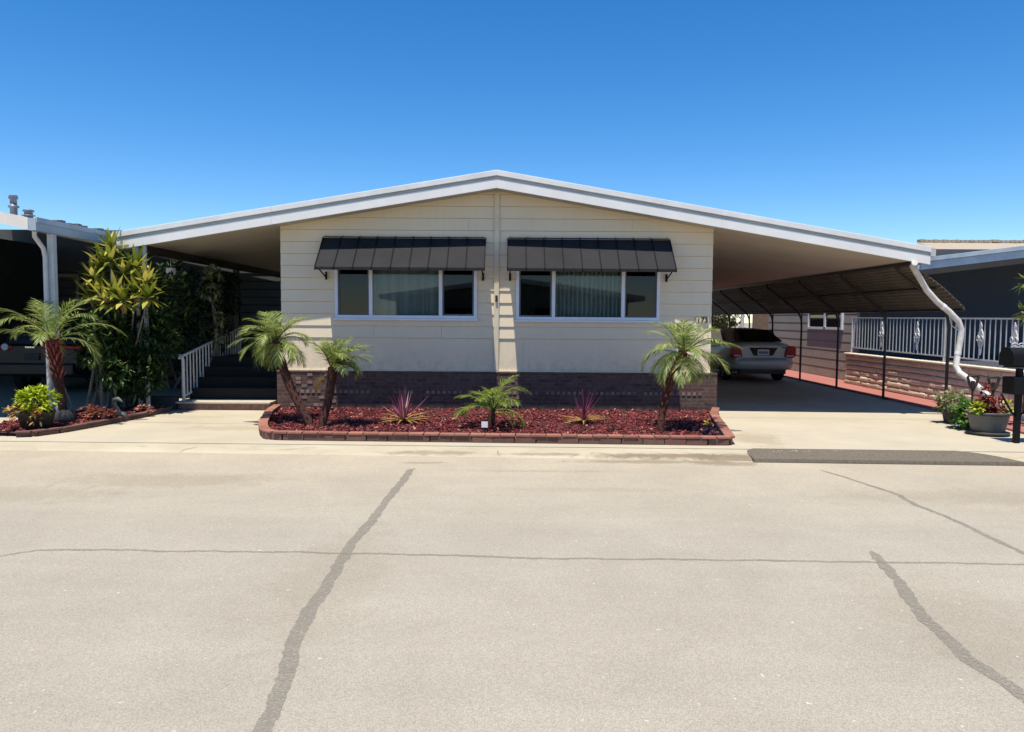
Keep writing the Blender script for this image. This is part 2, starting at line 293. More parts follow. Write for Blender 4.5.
# ------------------------------------------------------------------ mesh builder
class MB:
    def __init__(s): s.v = []; s.f = []; s.sm = []
    def add(s, vs, fs, smooth=False):
        n = len(s.v); s.v.extend(tuple(v) for v in vs)
        for f in fs: s.f.append(tuple(i + n for i in f)); s.sm.append(smooth)
    def box(s, x0, x1, y0, y1, z0, z1):
        s.add([(x0,y0,z0),(x1,y0,z0),(x1,y1,z0),(x0,y1,z0),(x0,y0,z1),(x1,y0,z1),(x1,y1,z1),(x0,y1,z1)],
              [(0,3,2,1),(4,5,6,7),(0,1,5,4),(1,2,6,5),(2,3,7,6),(3,0,4,7)])
        return s
    def obox(s, c, half, rot):
        vs = []
        for dz in (-1, 1):
            for dx, dy in ((-1,-1),(1,-1),(1,1),(-1,1)):
                vs.append(Vector(c) + rot @ Vector((dx*half[0], dy*half[1], dz*half[2])))
        s.add(vs, [(0,3,2,1),(4,5,6,7),(0,1,5,4),(1,2,6,5),(2,3,7,6),(3,0,4,7)])
    def bar(s, a, b, w, h=None):
        a, b = Vector(a), Vector(b); d = b - a
        q = d.to_track_quat('X', 'Z').to_matrix()
        s.obox((a + b) / 2, (d.length / 2, w / 2, (h or w) / 2), q); return s
    def prism(s, poly, axis, a, b):
        """extrude a 2-D polygon along an axis between a and b"""
        n = len(poly)
        def P(p, t):
            return {'x': (t, p[0], p[1]), 'y': (p[0], t, p[1]), 'z': (p[0], p[1], t)}[axis]
        vs = [P(p, a) for p in poly] + [P(p, b) for p in poly]
        fs = [tuple(range(n))[::-1], tuple(range(n, 2*n))]
        fs += [(i, (i+1) % n, n + (i+1) % n, n + i) for i in range(n)]
        s.add(vs, fs); return s
    def tube(s, pts, rad, n=8, cap=True, smooth=True):
        pts = [Vector(p) for p in pts]; k = len(pts)
        if isinstance(rad, (int, float)): rad = [rad] * k
        up = None; vs = []
        for i, p in enumerate(pts):
            t = (pts[min(i+1, k-1)] - pts[max(i-1, 0)]).normalized()
            if up is None:
                up = t.orthogonal().normalized()
            up = (up - t * up.dot(t))
            up = up.normalized() if up.length > 1e-6 else t.orthogonal().normalized()
            b = t.cross(up)
            for j in range(n):
                a = 2 * math.pi * j / n
                vs.append(p + (up * math.cos(a) + b * math.sin(a)) * rad[i])
        fs = []
        for i in range(k - 1):
            for j in range(n):
                fs.append((i*n + j, i*n + (j+1) % n, (i+1)*n + (j+1) % n, (i+1)*n + j))
        s.add(vs, fs, smooth)
        if cap:
            s.add(vs[:n], [tuple(range(n))[::-1]]); s.add(vs[-n:], [tuple(range(n))])
        return s
    def lathe(s, c, prof, n=24, smooth=True):
        vs = []; k = len(prof)
        for r, z in prof:
            for j in range(n):
                a = 2 * math.pi * j / n
                vs.append((c[0] + r * math.cos(a), c[1] + r * math.sin(a), c[2] + z))
        fs = [(i*n + j, i*n + (j+1) % n, (i+1)*n + (j+1) % n, (i+1)*n + j) for i in range(k-1) for j in range(n)]
        s.add(vs, fs, smooth)
        s.add(vs[:n], [tuple(range(n))[::-1]]); s.add(vs[-n:], [tuple(range(n))]); return s
    def blade(s, base, d, L, w, droop=.3, seg=3, fold=0.0, up=Vector((0, 0, 1)), tip=0.0, belly=.45):
        """a tapered leaf of L x w, bending down"""
        p = Vector(base); d = Vector(d).normalized()
        side = d.cross(up)
        side = side.normalized() if side.length > 1e-4 else d.orthogonal().normalized()
        L1, vs = L / seg, []
        for i in range(seg + 1):
            t = i / seg
            ww = w * (min(1, .35 + t / belly * .65) if t < belly else max(tip, (1 - (t - belly) / (1 - belly)) ** .8))
            if i < seg:
                vs.append(p + side * ww / 2); vs.append(p - side * ww / 2)
            else:
                vs.append(p)
            d = (d + Vector((0, 0, -droop / seg))).normalized()
            p = p + d * L1
        fs = [(2*i, 2*i+1, 2*i+3, 2*i+2) for i in range(seg - 1)] + [(2*seg-2, 2*seg-1, 2*seg)]
        s.add(vs, fs, True)
    def build(s, name, m, parent=None, bevel=0, subsurf=0, also=()):
        """one mesh object; also = further (builder, material) pieces of the same part"""
        slots = [0] * len(s.f); extra = []
        for k, (mb, mm) in enumerate(also):
            slots += [k + 1] * len(mb.f); extra.append(mm); s.add(mb.v, mb.f); s.sm[-len(mb.f):] = mb.sm
        me = bpy.data.meshes.new(name)
        off = Vector(parent.matrix_world.translation) if parent else Vector((0, 0, 0))
        if parent: off = Vector(ABS.get(parent, (0, 0, 0)))
        me.from_pydata([tuple(Vector(v) - off) for v in s.v], [], s.f)
        me.polygons.foreach_set('use_smooth', s.sm)
        for mm in [m] + extra: me.materials.append(M[mm] if isinstance(mm, str) else mm)
        if extra: me.polygons.foreach_set('material_index', slots)
        me.update()
        o = bpy.data.objects.new(name, me); COL.objects.link(o)
        if parent: o.parent = parent
        ABS[o] = tuple(off)
        if bevel:
            b = o.modifiers.new('bevel', 'BEVEL'); b.width = bevel; b.segments = 2; b.limit_method = 'ANGLE'
        if subsurf:
            b = o.modifiers.new('subsurf', 'SUBSURF'); b.levels = subsurf; b.render_levels = subsurf
        return o
ABS = {}

def tag(o, label, cat, group=None):
    o['label'] = label; o['category'] = cat
    if group: o['group'] = group
    return o
def thing(name, label, cat, loc, group=None):
    o = bpy.data.objects.new(name, None); COL.objects.link(o); o.location = loc
    o.empty_display_size = .1; ABS[o] = tuple(loc)
    return tag(o, label, cat, group)
def struct(o, kind='structure'):
    o['kind'] = kind; return o
def solo(mb, name, m, label, cat, group=None, **k):
    return tag(mb.build(name, m, **k), label, cat, group)

# ------------------------------------------------------------------ ground
g = MB(); g.add([(-400,-400,-.10),(400,-400,-.10),(400,400,-.10),(-400,400,-.10)], [(0,1,2,3)])
struct(g.build('ground', 'ground'))
edge = lambda x: 9.33 - .042 * x        # where the road meets the gutter
seam = lambda x: 9.85 - .022 * x        # where the gutter meets the driveways
g = MB()
xs = [-60 + 2*i for i in range(61)]
vs = []
for x in xs:
    xx = max(-9, min(9, x))
    vs += [(x, -9, -.05), (x, edge(xx) - 0.0, -.05)]
g.add(vs, [(2*i, 2*i+2, 2*i+3, 2*i+1) for i in range(60)])
road = struct(g.build('road', 'road'))
g = MB(); vs = []
for x in xs:
    xx = max(-9, min(9, x))
    vs += [(x, edge(xx), -.05), (x, edge(xx) + .06, -.028), (x, seam(xx), -.006)]
g.add(vs, [(3*i+k, 3*i+3+k, 3*i+4+k, 3*i+1+k) for i in range(60) for k in (0, 1)])
struct(g.build('gutter_kerb', 'kerb'))
g = MB(); vs = []
for x in xs:
    xx = max(-9, min(9, x)); vs += [(x, seam(xx) + .012, 0), (x, 60, 0), (x, seam(xx) + .012, -.05)]
g.add(vs, [(3*i, 3*i+3, 3*i+4, 3*i+1) for i in range(60)] + [(3*i+2, 3*i+5, 3*i+3, 3*i) for i in range(60)])
drive = struct(g.build('driveway', 'concrete'))

def ribbon(pts, w, z, name, m, parent=None, jitter=.16, seed=1, end_taper=True):
    r = random.Random(seed); P = []
    for a, b in zip(pts[:-1], pts[1:]):
        n = max(2, int((Vector(b) - Vector(a)).length / .022))
        for i in range(n):
            t = i / n; P.append(Vector((a[0] + (b[0]-a[0])*t, a[1] + (b[1]-a[1])*t)))
    P.append(Vector(pts[-1])); k = len(P); vs = []; wob = 0; ww = 0
    for i, p in enumerate(P):
        t = (P[min(i+1, k-1)] - P[max(i-1, 0)]).normalized(); nrm = Vector((-t.y, t.x))
        wob = wob * .9 + r.uniform(-1, 1) * .006; ww = ww * .75 + r.uniform(-1, 1) * jitter * w * .35
        h = w / 2 + ww
        if end_taper: h *= min(1, (i + .3) / 6, (k - i - .7) / 6)
        h = max(h, .002); c = p + nrm * wob
        vs += [(c.x + nrm.x*h, c.y + nrm.y*h, z), (c.x - nrm.x*h, c.y - nrm.y*h, z)]
    g = MB(); g.add(vs, [(2*i, 2*i+1, 2*i+3, 2*i+2) for i in range(k-1)])
    return struct(g.build(name, m, parent))
zc = -.0482
ribbon([(-3.75,5.3),(-3.5,5.49),(-1.57,5.49),(.36,5.37),(2.11,5.36),(3.68,5.31),(6,5.28)], .036, zc, 'sealed_crack', 'sealant', road, seed=2)
ribbon([(-1.10,8.62),(-1.16,8.5),(-1.19,7.0),(-1.22,5.6),(-1.18,4.11),(-1.10,3.57),(-1.03,3.0),(-.98,2.2)], .085, zc + .001, 'sealed_crack', 'sealant', road, seed=3)
ribbon([(3.62,8.7),(3.92,7.45),(3.85,7.04),(3.90,6.37),(3.88,5.59),(3.95,4.6)], .055, zc + .001, 'sealed_crack', 'sealant', road, seed=4)
ribbon([(2.74,5.62),(2.62,4.95),(2.45,4.32),(2.38,3.79),(2.40,3.41),(2.36,2.4)], .078, zc + .002, 'sealed_crack', 'sealant', road, seed=5)
# control joints in the concrete
for i, (a, b) in enumerate([((-4.05,9.95),(-4.25,9.45)), ((-.2,9.85),(-.15,9.35)), ((3.15,9.8),(3.2,9.2)), ((-6.9,10.0),(-7.1,9.65))]):
    ribbon([a, b], .012, .003 - .02, 'control_joint', 'stain', drive, seed=20+i)
ribbon([(-6.4,11.9),(-3.9,11.75)], .012, .004, 'control_joint', 'stain', drive, seed=30)
ribbon([(3.7,13.0),(7.9,12.8)], .010, .004, 'control_joint', 'stain', drive, seed=31)

# red path beside the carport
g = MB(); pl = [(8.25,34),(8.06,14),(7.75,11.5),(7.7,9.95),(12,9.9),(12,34)]
g.prism(pl[::-1], 'z', -.02, .035); struct(g.build('red_path', 'red'))

# ------------------------------------------------------------------ the mobile home
YF = 13.5; XL, XR, XM = -4.14, 3.58, -.28
YB = 30.0
def roof_top(x): return 4.235 - .1675 * abs(x - XM)
home = thing('mobile_home', 'cream double-wide mobile home with low white gable roof and brown brick skirt', 'house', (XM, YF, 0))
WIN = [(-3.17, -.63, 1.68, 2.66), (.07, 2.64, 1.67, 2.65)]
under = lambda x: roof_top(x) - .285
levels = [.74, 1.33] + [1.33 + .2135*i for i in range(1, 14)]
wall = MB()
def board(x0, x1, z0, z1, zb, zt):
    """one piece of a lapped board: its face leans out at its foot"""
    def y(z): t = (z - zb) / (zt - zb); return YF - .018 * (1 - t) - .002
    if z1 >= zt - .001: z1 = zt - .004
    zr = min(z1, 9)
    def top(x): return min(zr, under(x))
    X = [x0, x1]
    for s in (-1, 1):
        xx = XM + s * (4.235 - .285 - z1) / .1675
        if x0 < xx < x1: X.append(xx)
    if x0 < XM < x1: X.append(XM)
    X = sorted(X)
    for a, b in zip(X[:-1], X[1:]):
        ta, tb = top(a), top(b)
        if ta <= z0 + .003 and tb <= z0 + .003: continue
        ta, tb = max(ta, z0 + .001), max(tb, z0 + .001)
        wall.add([(a, y(z0), z0), (b, y(z0), z0), (b, y(tb), tb), (a, y(ta), ta), (a, YF + .06, z0), (b, YF + .06, z0), (b, YF + .06, tb), (a, YF + .06, ta)],
                 [(0,1,2,3), (0,4,5,1), (3,2,6,7), (5,4,7,6), (0,3,7,4), (1,5,6,2)])
for zb, zt in zip(levels[:-1], levels[1:]):
    half = (4.235 - .285 - zb) / .1675
    a, b = max(XL, XM - half), min(XR, XM + half)
    if a >= b: continue
    cuts = [a]
    segs = []
    x = a
    for (wx0, wx1, wz0, wz1) in WIN:
        if zt > wz0 and zb < wz1:
            segs.append((x, wx0, zb, zt))
            if zb < wz0: segs.append((wx0, wx1, zb, wz0))
            if zt > wz1: segs.append((wx0, wx1, wz1, zt))
            x = wx1
    segs.append((x, b, zb, zt))
    rj = random.Random(int(zb * 1000)); joints = [rj.uniform(XL + .6, XR - .6) for _ in range(2)]
    for s in segs:
        if s[1] - s[0] <= .01: continue
        cut = [s[0]] + sorted(j for j in joints if s[0] + .15 < j < s[1] - .15) + [s[1]]
        for p, q in zip(cut[:-1], cut[1:]): board(p + (.0015 if p != s[0] else 0), q - (.0015 if q != s[1] else 0), s[2], s[3], zb, zt)
bk = MB()
bk.prism([(XL + .01, .8), (XR - .01, .8), (XR - .01, 1.655), (XL + .01, 1.655)], 'y', YF + .035, YF + .058)
for a, b in ((XL + .01, WIN[0][0]), (WIN[0][1], WIN[1][0]), (WIN[1][1], XR - .01)): bk.box(a, b, YF + .035, YF + .058, 1.656, 2.66)
bk.prism([(XL + .01, 2.661), (XR - .01, 2.661), (XR - .01, under(XR)), (XM, under(XM)), (XL + .01, under(XL))], 'y', YF + .035, YF + .058)
wall.build('front_siding', 'siding', home, also=[(bk, 'siding')])
# side and rear walls
sw = MB()
for X, d in ((XL, 1), (XR, -1)):
    for zb, zt in zip(levels[:-1], levels[1:]):
        if zb > 3.2: break
        zt = min(zt, 3.26)
        o = -d * .022
        poly = [(X + o - d*.0, zb), (X, zt), (X + d*.06, zt), (X + d*.06, zb)]
        sw.prism(poly, 'y', YF + .062, YB)
sw.box(XL + .06, XR - .06, YB - .06, YB, .74, 3.2)
sw.build('side_siding', 'siding', home)
fl = MB(); fl.box(XL + .08, XR - .08, YF + .1, YB - .1, .66, .72); fl.build('floor', 'inside', home)
# vertical seam cover at the marriage line + little latch, kick trim
t = MB(); t.box(XM - .045, XM + .045, YF - .045, YF - .0285, .76, under(XM) - .03); t.build('seam_cover', 'trim', home, bevel=.004)
t = MB(); t.box(XM - .02, XM + .02, YF - .075, YF - .046, 1.99, 2.10); t.build('latch', 'steel', home)
t = MB(); t.box(XL - .03, XR + .03, YF - .055, YF + .05, .735, .752); t.build('base_trim', 'trim', home)
# brick skirt
sk = MB()
sk.box(XL - .08, XR + .12, YF - .05, YF + .1, -.03, .70)
sk.box(XL - .08, XL + .05, YF + .1, YB, -.03, .70); sk.box(XR - .04, XR + .09, YF + .1, YB, -.03, .70)
skirt = sk
sk = MB(); x = XL - .09
while x < XR + .12:
    L = min(.2, XR + .13 - x); sk.box(x, x + L - .008, YF - .062, YF + .08, .703, .733); x += .2
sk.build('skirt_cap', 'bedbase', home, bevel=.004)
v = MB(); r = random.Random(4)
x = XL + .15
while x < XR - .15:
    if r.random() < .8: v.box(x, x + .062, YF - .062, YF - .045, .33, .385)
    x += .098
for zz in (.55, .24, .12):
    for k in range(4):
        if r.random() < .85: v.box(XM + .08 + k*.095, XM + .142 + k*.095, YF - .062, YF - .045, zz, zz + .055)
for q in r.sample(range(81), 20):
    xx = XL + .05 + (q % 9) * .105; zz = .09 + (q // 9) * .068
    if abs(zz - .36) < .07: continue
    v.box(xx, xx + .09, YF - .06, YF - .045, zz, zz + .052)
skirt.build('brick_skirt', 'skirt', home, also=[(v, 'vent')])
# windows
for wi, (x0, x1, z0, z1) in enumerate(WIN):
    fr = MB(); w = .055; y0, y1 = YF - .055, YF + .06
    m1, m2 = (-2.53, -1.28) if wi == 0 else (.74, 1.985)
    fr.box(x0, x1, y0, y1, z0, z0 + w); fr.box(x0, x1, y0, y1, z1 - w, z1)
    fr.box(x0, x0 + w, y0, y1, z0 + w, z1 - w); fr.box(x1 - w, x1, y0, y1, z0 + w, z1 - w)
    for m_ in (m1, m2): fr.box(m_ - .032, m_ + .032, y0 + .006, y1, z0 + w, z1 - w)
    W = fr.build('window', 'vinyl', home, bevel=.006)
    sl = MB(); sl.box(x0 - .03, x1 + .03, YF - .075, YF - .03, z0 - .035, z0 - .002); sl.build('sill', 'vinyl', W)
    for k, (a, b) in enumerate(((x0 + w, m1 - .032), (m1 + .032, m2 - .032), (m2 + .032, x1 - w))):
        p = MB(); p.box(a, b, YF - .005, YF, z0 + w, z1 - w)
        p.build('pane', 'pane' if k == 1 else 'paneside', W)
        if k != 1:
            s = MB(); q = .028
            s.box(a, b, YF - .02, YF - .006, z0 + w, z0 + w + q); s.box(a, b, YF - .02, YF - .006, z1 - w - q, z1 - w)
            s.box(a, a + q, YF - .02, YF - .006, z0 + w + q, z1 - w - q); s.box(b - q, b, YF - .02, YF - .006, z0 + w + q, z1 - w - q)
            s.build('sash', 'sash', W)
    bl = MB(); r = random.Random(8 + wi)
    if wi == 0:
        x = x0 + .04
        while x < x1 - .04:
            a = R(r.uniform(14, 34)); c = Vector((x + .04, YF + .16, 0)); dx, dy = math.cos(a)*.043, math.sin(a)*.043
            bl.add([(c.x-dx, c.y-dy, z0), (c.x+dx, c.y+dy, z0), (c.x+dx, c.y+dy, z1), (c.x-dx, c.y-dy, z1)], [(0,1,2,3)])
            x += .078
        bl.build('vertical_blind', 'blind', W)
    else:
        vs = []; n = 320
        for i in range(n + 1):
            x = x0 + .03 + (x1 - x0 - .06) * i / n
            y = YF + .19 + .07 * math.sin(i * .62 + .8*math.sin(i*.06)) + .008*math.sin(i*1.7)
            vs += [(x, y, z0 - .02), (x, y + .01*math.sin(i*.11), z1)]
        bl.add(vs, [(2*i, 2*i+2, 2*i+3, 2*i+1) for i in range(n)], True)
        bl.build('drape', 'drape', W)
    # awning over the window
    ax0, ax1 = ((-3.37, -.47), (-.09, 2.80))[wi]
    ya, za, yb, zb = YF - .05, 3.10, 12.85, 2.55
    pan = MB(); pan.prism([(ya, za), (yb, zb), (yb, zb - .05), (yb + .012, zb - .05), (yb + .014, zb - .016), (ya, za - .016)], 'x', ax0, ax1)
    seam_ = MB(); n = 9
    for k in range(n + 1):
        x = ax0 + .006 + (ax1 - ax0 - .012) * k / n
        seam_.prism([(ya, za + .002), (yb - .012, zb + .002), (yb - .012, zb - .055), (yb - .002, zb - .055), (yb - .002, zb + .018), (ya, za + .026)], 'x', x - .008, x + .008)
    A = pan.build('window_awning', 'awning', home, also=[(seam_, 'awnrail')])
    hr = MB(); hr.box(ax0 + .03, ax1 - .03, YF - .075, YF - .034, za + .012, 3.125)
    for k in range(n + 1):
        x = ax0 + .05 + (ax1 - ax0 - .1) * k / n; hr.box(x - .02, x + .02, YF - .09, YF - .0755, za + .03, 3.135)
    hr.build('awning_head_rail', 'awnrail', A)
    for x in (ax0 + .05, ax1 - .05):
        b = MB(); b.tube([(x, YF - .04, 2.40), (x, yb + .05, zb - .02)], .012, 6)
        b.tube([(x, YF - .05, 2.36), (x, YF - .05, 2.50)], .02, 6)
        b.build('awning_arm', 'awnrail', A)
# roof of the home between its own walls
def slab(mb, x0, x1, y0, y1, lo, hi):
    X = [x0] + ([XM] if x0 < XM < x1 else []) + [x1]
    for a, b in zip(X[:-1], X[1:]):
        mb.prism([(a, roof_top(a) - lo), (b, roof_top(b) - lo), (b, roof_top(b) - hi), (a, roof_top(a) - hi)], 'y', y0, y1)
YE = 13.06
def roof_set(x0, x1, parent, y1):
    m = MB(); slab(m, x0, x1, YE + .05, y1, .10, .02); m.build('roof_sheet', 'roofwhite', parent)
    m = MB(); slab(m, x0, x1, YE - .02, YE + .048, .095, 0); m.build('roof_edge', 'lip', parent, bevel=.006)
    m = MB(); slab(m, x0, x1, YE + .035, YE + .06, .165, .103); m.build('gutter_channel', 'galv', parent)
    m = MB(); slab(m, x0, x1, YE, YE + .034, .305, .148); m.build('fascia_board', 'white', parent, bevel=.004)
    m = MB(); slab(m, x0, x1, YE + .0355, y1 - .05, .283, .255); m.build('ceiling', 'ceiling', parent)
roof_set(XL - .02, XR + .02, home, YB + .3)
m = MB(); slab(m, XM + .05, XM + .28, YE + .3, YE + .5, -.05, .015); m.build('ridge_flashing', 'steel', home)
# house number by the right corner
pq = MB(); pq.box(3.30, 3.52, YF - .05, YF - .031, 1.645, 1.735); PL = pq.build('number_plaque', 'trim', home)
fc = bpy.data.curves.new('house_number', 'FONT'); fc.body = '173'; fc.size = .135; fc.extrude = .002; fc.offset = .004; fc.align_x = 'CENTER'
tmp = bpy.data.objects.new('lettering', fc); COL.objects.link(tmp); bpy.context.view_layer.update()
me = bpy.data.meshes.new_from_object(tmp.evaluated_get(bpy.context.evaluated_depsgraph_get())); bpy.data.objects.remove(tmp)
fo = bpy.data.objects.new('house_number', me); COL.objects.link(fo); fo.parent = PL
fo.location = (3.41 - XM, -.0535, 1.645); fo.rotation_euler = (R(90), 0, 0); me.materials.clear(); me.materials.append(M['steel'])

# ------------------------------------------------------------------ carport on the right
cp = thing('carport', 'long white carport attached to the right side of the cream home', 'carport', (5.5, 13.2, 0))
CX1 = 7.23
roof_set(XR + .021, CX1, cp, 33.0)
m = MB(); m.prism([(CX1 - .28, roof_top(CX1) - .30), (CX1 - .17, roof_top(CX1) - .30), (CX1 - .17, roof_top(CX1) - .12), (CX1 - .28, roof_top(CX1) - .12)], 'y', YE + .2, 32.8)
m.build('edge_beam', 'steel', cp)
m = MB(); m.box(CX1 + .002, CX1 + .10, YE + .02, 33, roof_top(CX1) - .16, roof_top(CX1) - .04); m.build('side_gutter', 'galv', cp)
# corrugated side visor
cor = MB(); n = 112; vs = []
x0, z0, x1, z1 = 7.00, 2.70, 8.02, 1.93
dv = Vector((x1 - x0, z1 - z0)).normalized(); nn = Vector((-dv.y, dv.x)); Lc = math.hypot(x1-x0, z1-z0)
for i in range(n + 1):
    t = i / n; h = (0, 0, .002, 0, 0, 0, -.022, -.022)[i % 8]
    bow = .05 * math.sin(t * math.pi)
    px, pz = x0 + (x1-x0)*t + nn.x*(h+bow), z0 + (z1-z0)*t + nn.y*(h+bow)
    vs += [(px, 13.32, pz), (px, 32.8, pz)]
cor.add(vs, [(2*i, 2*i+1, 2*i+3, 2*i+2) for i in range(n)], False)
o = cor.build('corrugated_side_panel', 'corr', cp)
so = o.modifiers.new('solid', 'SOLIDIFY'); so.thickness = .006
m = MB(); m.tube([(8.0, 13.3, 1.90), (8.0, 32.8, 1.90)], .022, 8); m.build('side_rail', 'steel', cp)
m = MB(); m.tube([(7.52, 13.34, 2.29), (7.52, 32.7, 2.29)], .02, 8); m.build('purlin', 'steel', cp)
for y in (13.75, 16.07, 18.4, 20.75, 23.05, 25.3, 27.6, 30.0, 32.4):
    m = MB(); m.tube([(8.0, y, 0.03), (8.0, y, 1.55), (7.985, y, 1.72), (7.93, y, 1.86), (7.80, y, 2.00), (7.5, y, 2.235), (7.02, y, 2.60), (6.99, y, 2.68)], [.028]*4 + [.026]*4, 8)
    m.tube([(8.0, y, 1.62), (8.0, y, 1.93)], .018, 6)
    P = m.build('post', 'steel', cp)
    b = MB(); b.box(7.93, 8.07, y - .07, y + .07, .036, .046); b.build('base_plate', 'steel', P)

ds = MB()
pts = [(6.93,13.0,2.70),(6.95,13.12,2.66),(7.25,13.18,2.24),(7.45,13.2,2.04),(7.68,13.2,1.86),(7.84,13.2,1.70),(7.90,13.2,1.56),(7.89,13.2,1.36),(7.82,13.18,.92),(7.84,13.1,.80),(7.95,12.95,.68),(8.20,12.65,.34),(8.38,12.3,.13),(8.50,11.9,.10),(8.55,11.5,.09)]
ds.tube(pts, .051, 14)
rg = MB()
for p, q in ((3, 4), (7, 8), (10, 11)):
    a, b = Vector(pts[p]), Vector(pts[q]); c = a.lerp(b, .5); d = (b - a).normalized()
    rg.tube([c - d*.03, c + d*.03], .056, 14)
d_ = solo(ds, 'downspout', 'pipe', 'fat bent white downspout pipe running from the carport corner to the red path', 'downspout', also=[(rg, 'lip')])
bk = MB(); bk.tube([(7.66,13.2,1.86),(7.74,13.22,1.62),(7.88,13.2,1.52)], .01, 6); bk.build('hanger', 'galv', d_)

# ------------------------------------------------------------------ porch on the left
po = thing('porch_cover', 'white sloping porch roof over the steps on the left side of the home', 'porch roof', (-5.5, 13.2, 0))
PX0 = -6.84
roof_set(PX0, XL - .021, po, 27)
m = MB(); m.box(-6.52, -6.40, YE + .2, 26.8, roof_top(-6.46) - .42, roof_top(-6.46) - .285); m.build('edge_beam', 'steel', po)
for x in (-6.53, -6.40):
    m = MB(); m.box(x - .028, x + .028, 13.12, 13.18, 0, roof_top(x) - .30 if x < -6.5 else roof_top(x) - .30); m.build('post', 'railwhite', po, bevel=.006)
for y in (17.6, 22.0):
    m = MB(); m.box(-6.52, -6.40, y, y + .1, 0, roof_top(-6.46) - .425); m.build('post', 'steel', po)
st = thing('porch_steps', 'brick-fronted porch steps with dark carpeted treads left of the home', 'steps', (-5.1, 13.5, 0))
m = MB(); m.box(-6.03, XL - .24, 13.5, 14.0, 0, .115); m.build('brick_base', 'stepbrick', st)
m = MB(); m.box(-6.06, XL - .22, 13.46, 13.96, .118, .15); m.build('step_cap', 'steptop', st, bevel=.006)
for k, (y, z) in enumerate(((13.93,.34),(14.25,.52),(14.57,.70),(14.89,.88))):
    m = MB(); m.box(-6.0, XL - .10, y, 15.3 if k < 3 else 27, .152, z); m.box(-6.0, XL - .10, y - .025, y + .02, z + .001, z + .016)
    m.build('tread', 'carpet', st)
def rail(name, label, pts_b, pts_t, nb, parent_loc, mname, rw=.03, bw=.016, group=None, posts=()):
    t = thing(name, label, 'railing', parent_loc, group)
    a, b = Vector(pts_b[0]), Vector(pts_b[1]); c, d = Vector(pts_t[0]), Vector(pts_t[1])
    m = MB(); m.bar(c, d, rw, rw*.9); m.build('top_rail', mname, t, bevel=.004)
    m = MB(); m.bar(a, b, rw*.8, rw*.8); m.build('bottom_rail', mname, t)
    for i in range(1, nb):
        m = MB(); u = i / nb; p, q = a.lerp(b, u), c.lerp(d, u); m.bar(p, q, bw); m.build('baluster', mname, t)
    return t
rl = rail('stair_railing', 'white metal stair railing sloping up beside the dark porch steps', [(-5.97,13.62,.24),(-5.97,16.5,.62)], [(-5.97,13.62,.98),(-5.97,16.5,1.44)], 20, (-5.97,13.6,.15), 'white', .040, .018)
m = MB(); m.tube([(-5.97,13.6,.15),(-5.97,13.6,.90),(-5.99,13.585,.97),(-6.01,13.56,.99),(-6.0,13.53,.93)], .032, 8); m.build('newel_post', 'railwhite', rl)
m = MB(); m.tube([(-5.97,15.2,.75),(-5.97,15.2,1.25)], .018, 6); m.build('middle_post', 'railwhite', rl)
m = MB(); m.tube([(-5.97,16.5,.88),(-5.97,16.5,1.47)], .025, 6); m.build('end_post', 'railwhite', rl)
# dark screen at the back of the porch
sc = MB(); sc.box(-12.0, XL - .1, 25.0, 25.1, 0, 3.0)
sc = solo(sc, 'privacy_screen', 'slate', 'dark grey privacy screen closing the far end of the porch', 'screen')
m = MB(); m.box(-5.3, -4.9, 24.96, 24.998, .9, 2.6); m.build('door_panel', 'awnrail', sc)
# things hanging under the porch beam
ln = MB(); ln.box(-6.68, -6.55, 14.55, 14.68, 2.42, 2.62)
ln.tube([(-6.615,14.615,2.62),(-6.615,14.615,2.85)], .006, 5)
solo(ln, 'hanging_sign', 'tag', 'small pale box hanging among the leaves under the porch beam', 'lantern', bevel=.01)
ch = thing('porch_chair', 'white curved garden chair on the dark porch behind the railing', 'chair', (-5.1, 17.0, .88))
m = MB()
for i in range(7):
    x = -5.3 + i*.066; m.tube([(x,17.25,1.3),(x,17.32,1.75 + .1*math.sin(i/6*math.pi))], .014, 6)
m.tube([(-5.33,17.25,1.3),(-5.33,17.33,1.75),(-5.2,17.35,1.87),(-5.0,17.35,1.87),(-4.88,17.33,1.75),(-4.88,17.25,1.3)], .018, 6); m.build('backrest', 'railwhite', ch)
m = MB(); m.box(-5.34,-4.87,16.82,17.27,1.27,1.31); m.build('seat', 'railwhite', ch, bevel=.01)
for x in (-5.31, -4.9):
    for y in (16.86, 17.23):
        m = MB(); m.tube([(x,y,.88),(x,y,1.27)], .016, 6); m.build('leg', 'railwhite', ch)

# ------------------------------------------------------------------ plants
def frond(mb, p, az, elev, L, droop, nl, ll, lw, r, twist=.0, start=.16):
    p = Vector(p); pts = [p.copy()]; tang = []; e = elev; step = L / 14
    az0 = az
    for i in range(14):
        d = Vector((math.cos(e)*math.cos(az), math.cos(e)*math.sin(az), math.sin(e)))
        tang.append(d); p = p + d*step; pts.append(p.copy()); e -= droop/14*(.5 + i/9); az += twist/14
    tang.append(tang[-1])
    mb.tube(pts, [.011*(1 - .85*i/14) + .0015 for i in range(15)], 4, False)
    for i in range(nl):
        t = start + (1 - start) * (i + r.uniform(0, .5)) / nl
        k = min(13.999, t*14); j = int(k); c = pts[j].lerp(pts[j+1], k - j); d = tang[j]
        side = d.cross(Vector((0,0,1)))
        side = side.normalized() if side.length > 1e-3 else Vector((1,0,0))
        up = side.cross(d).normalized()
        prof = (.35 + .65*math.sin(min(1, (t - start)/.45)*math.pi/2)) * (1 - .62*max(0, (t - .55)/.45))
        for sgn in (-1, 1):
            dd = d*(.55 + .5*t) + side*sgn*(.85 - .25*t) + up*r.uniform(.05, .42)
            mb.blade(c, dd, ll*prof*r.uniform(.85, 1.1), lw, r.uniform(.25, .8), 2, up=up, belly=.35)

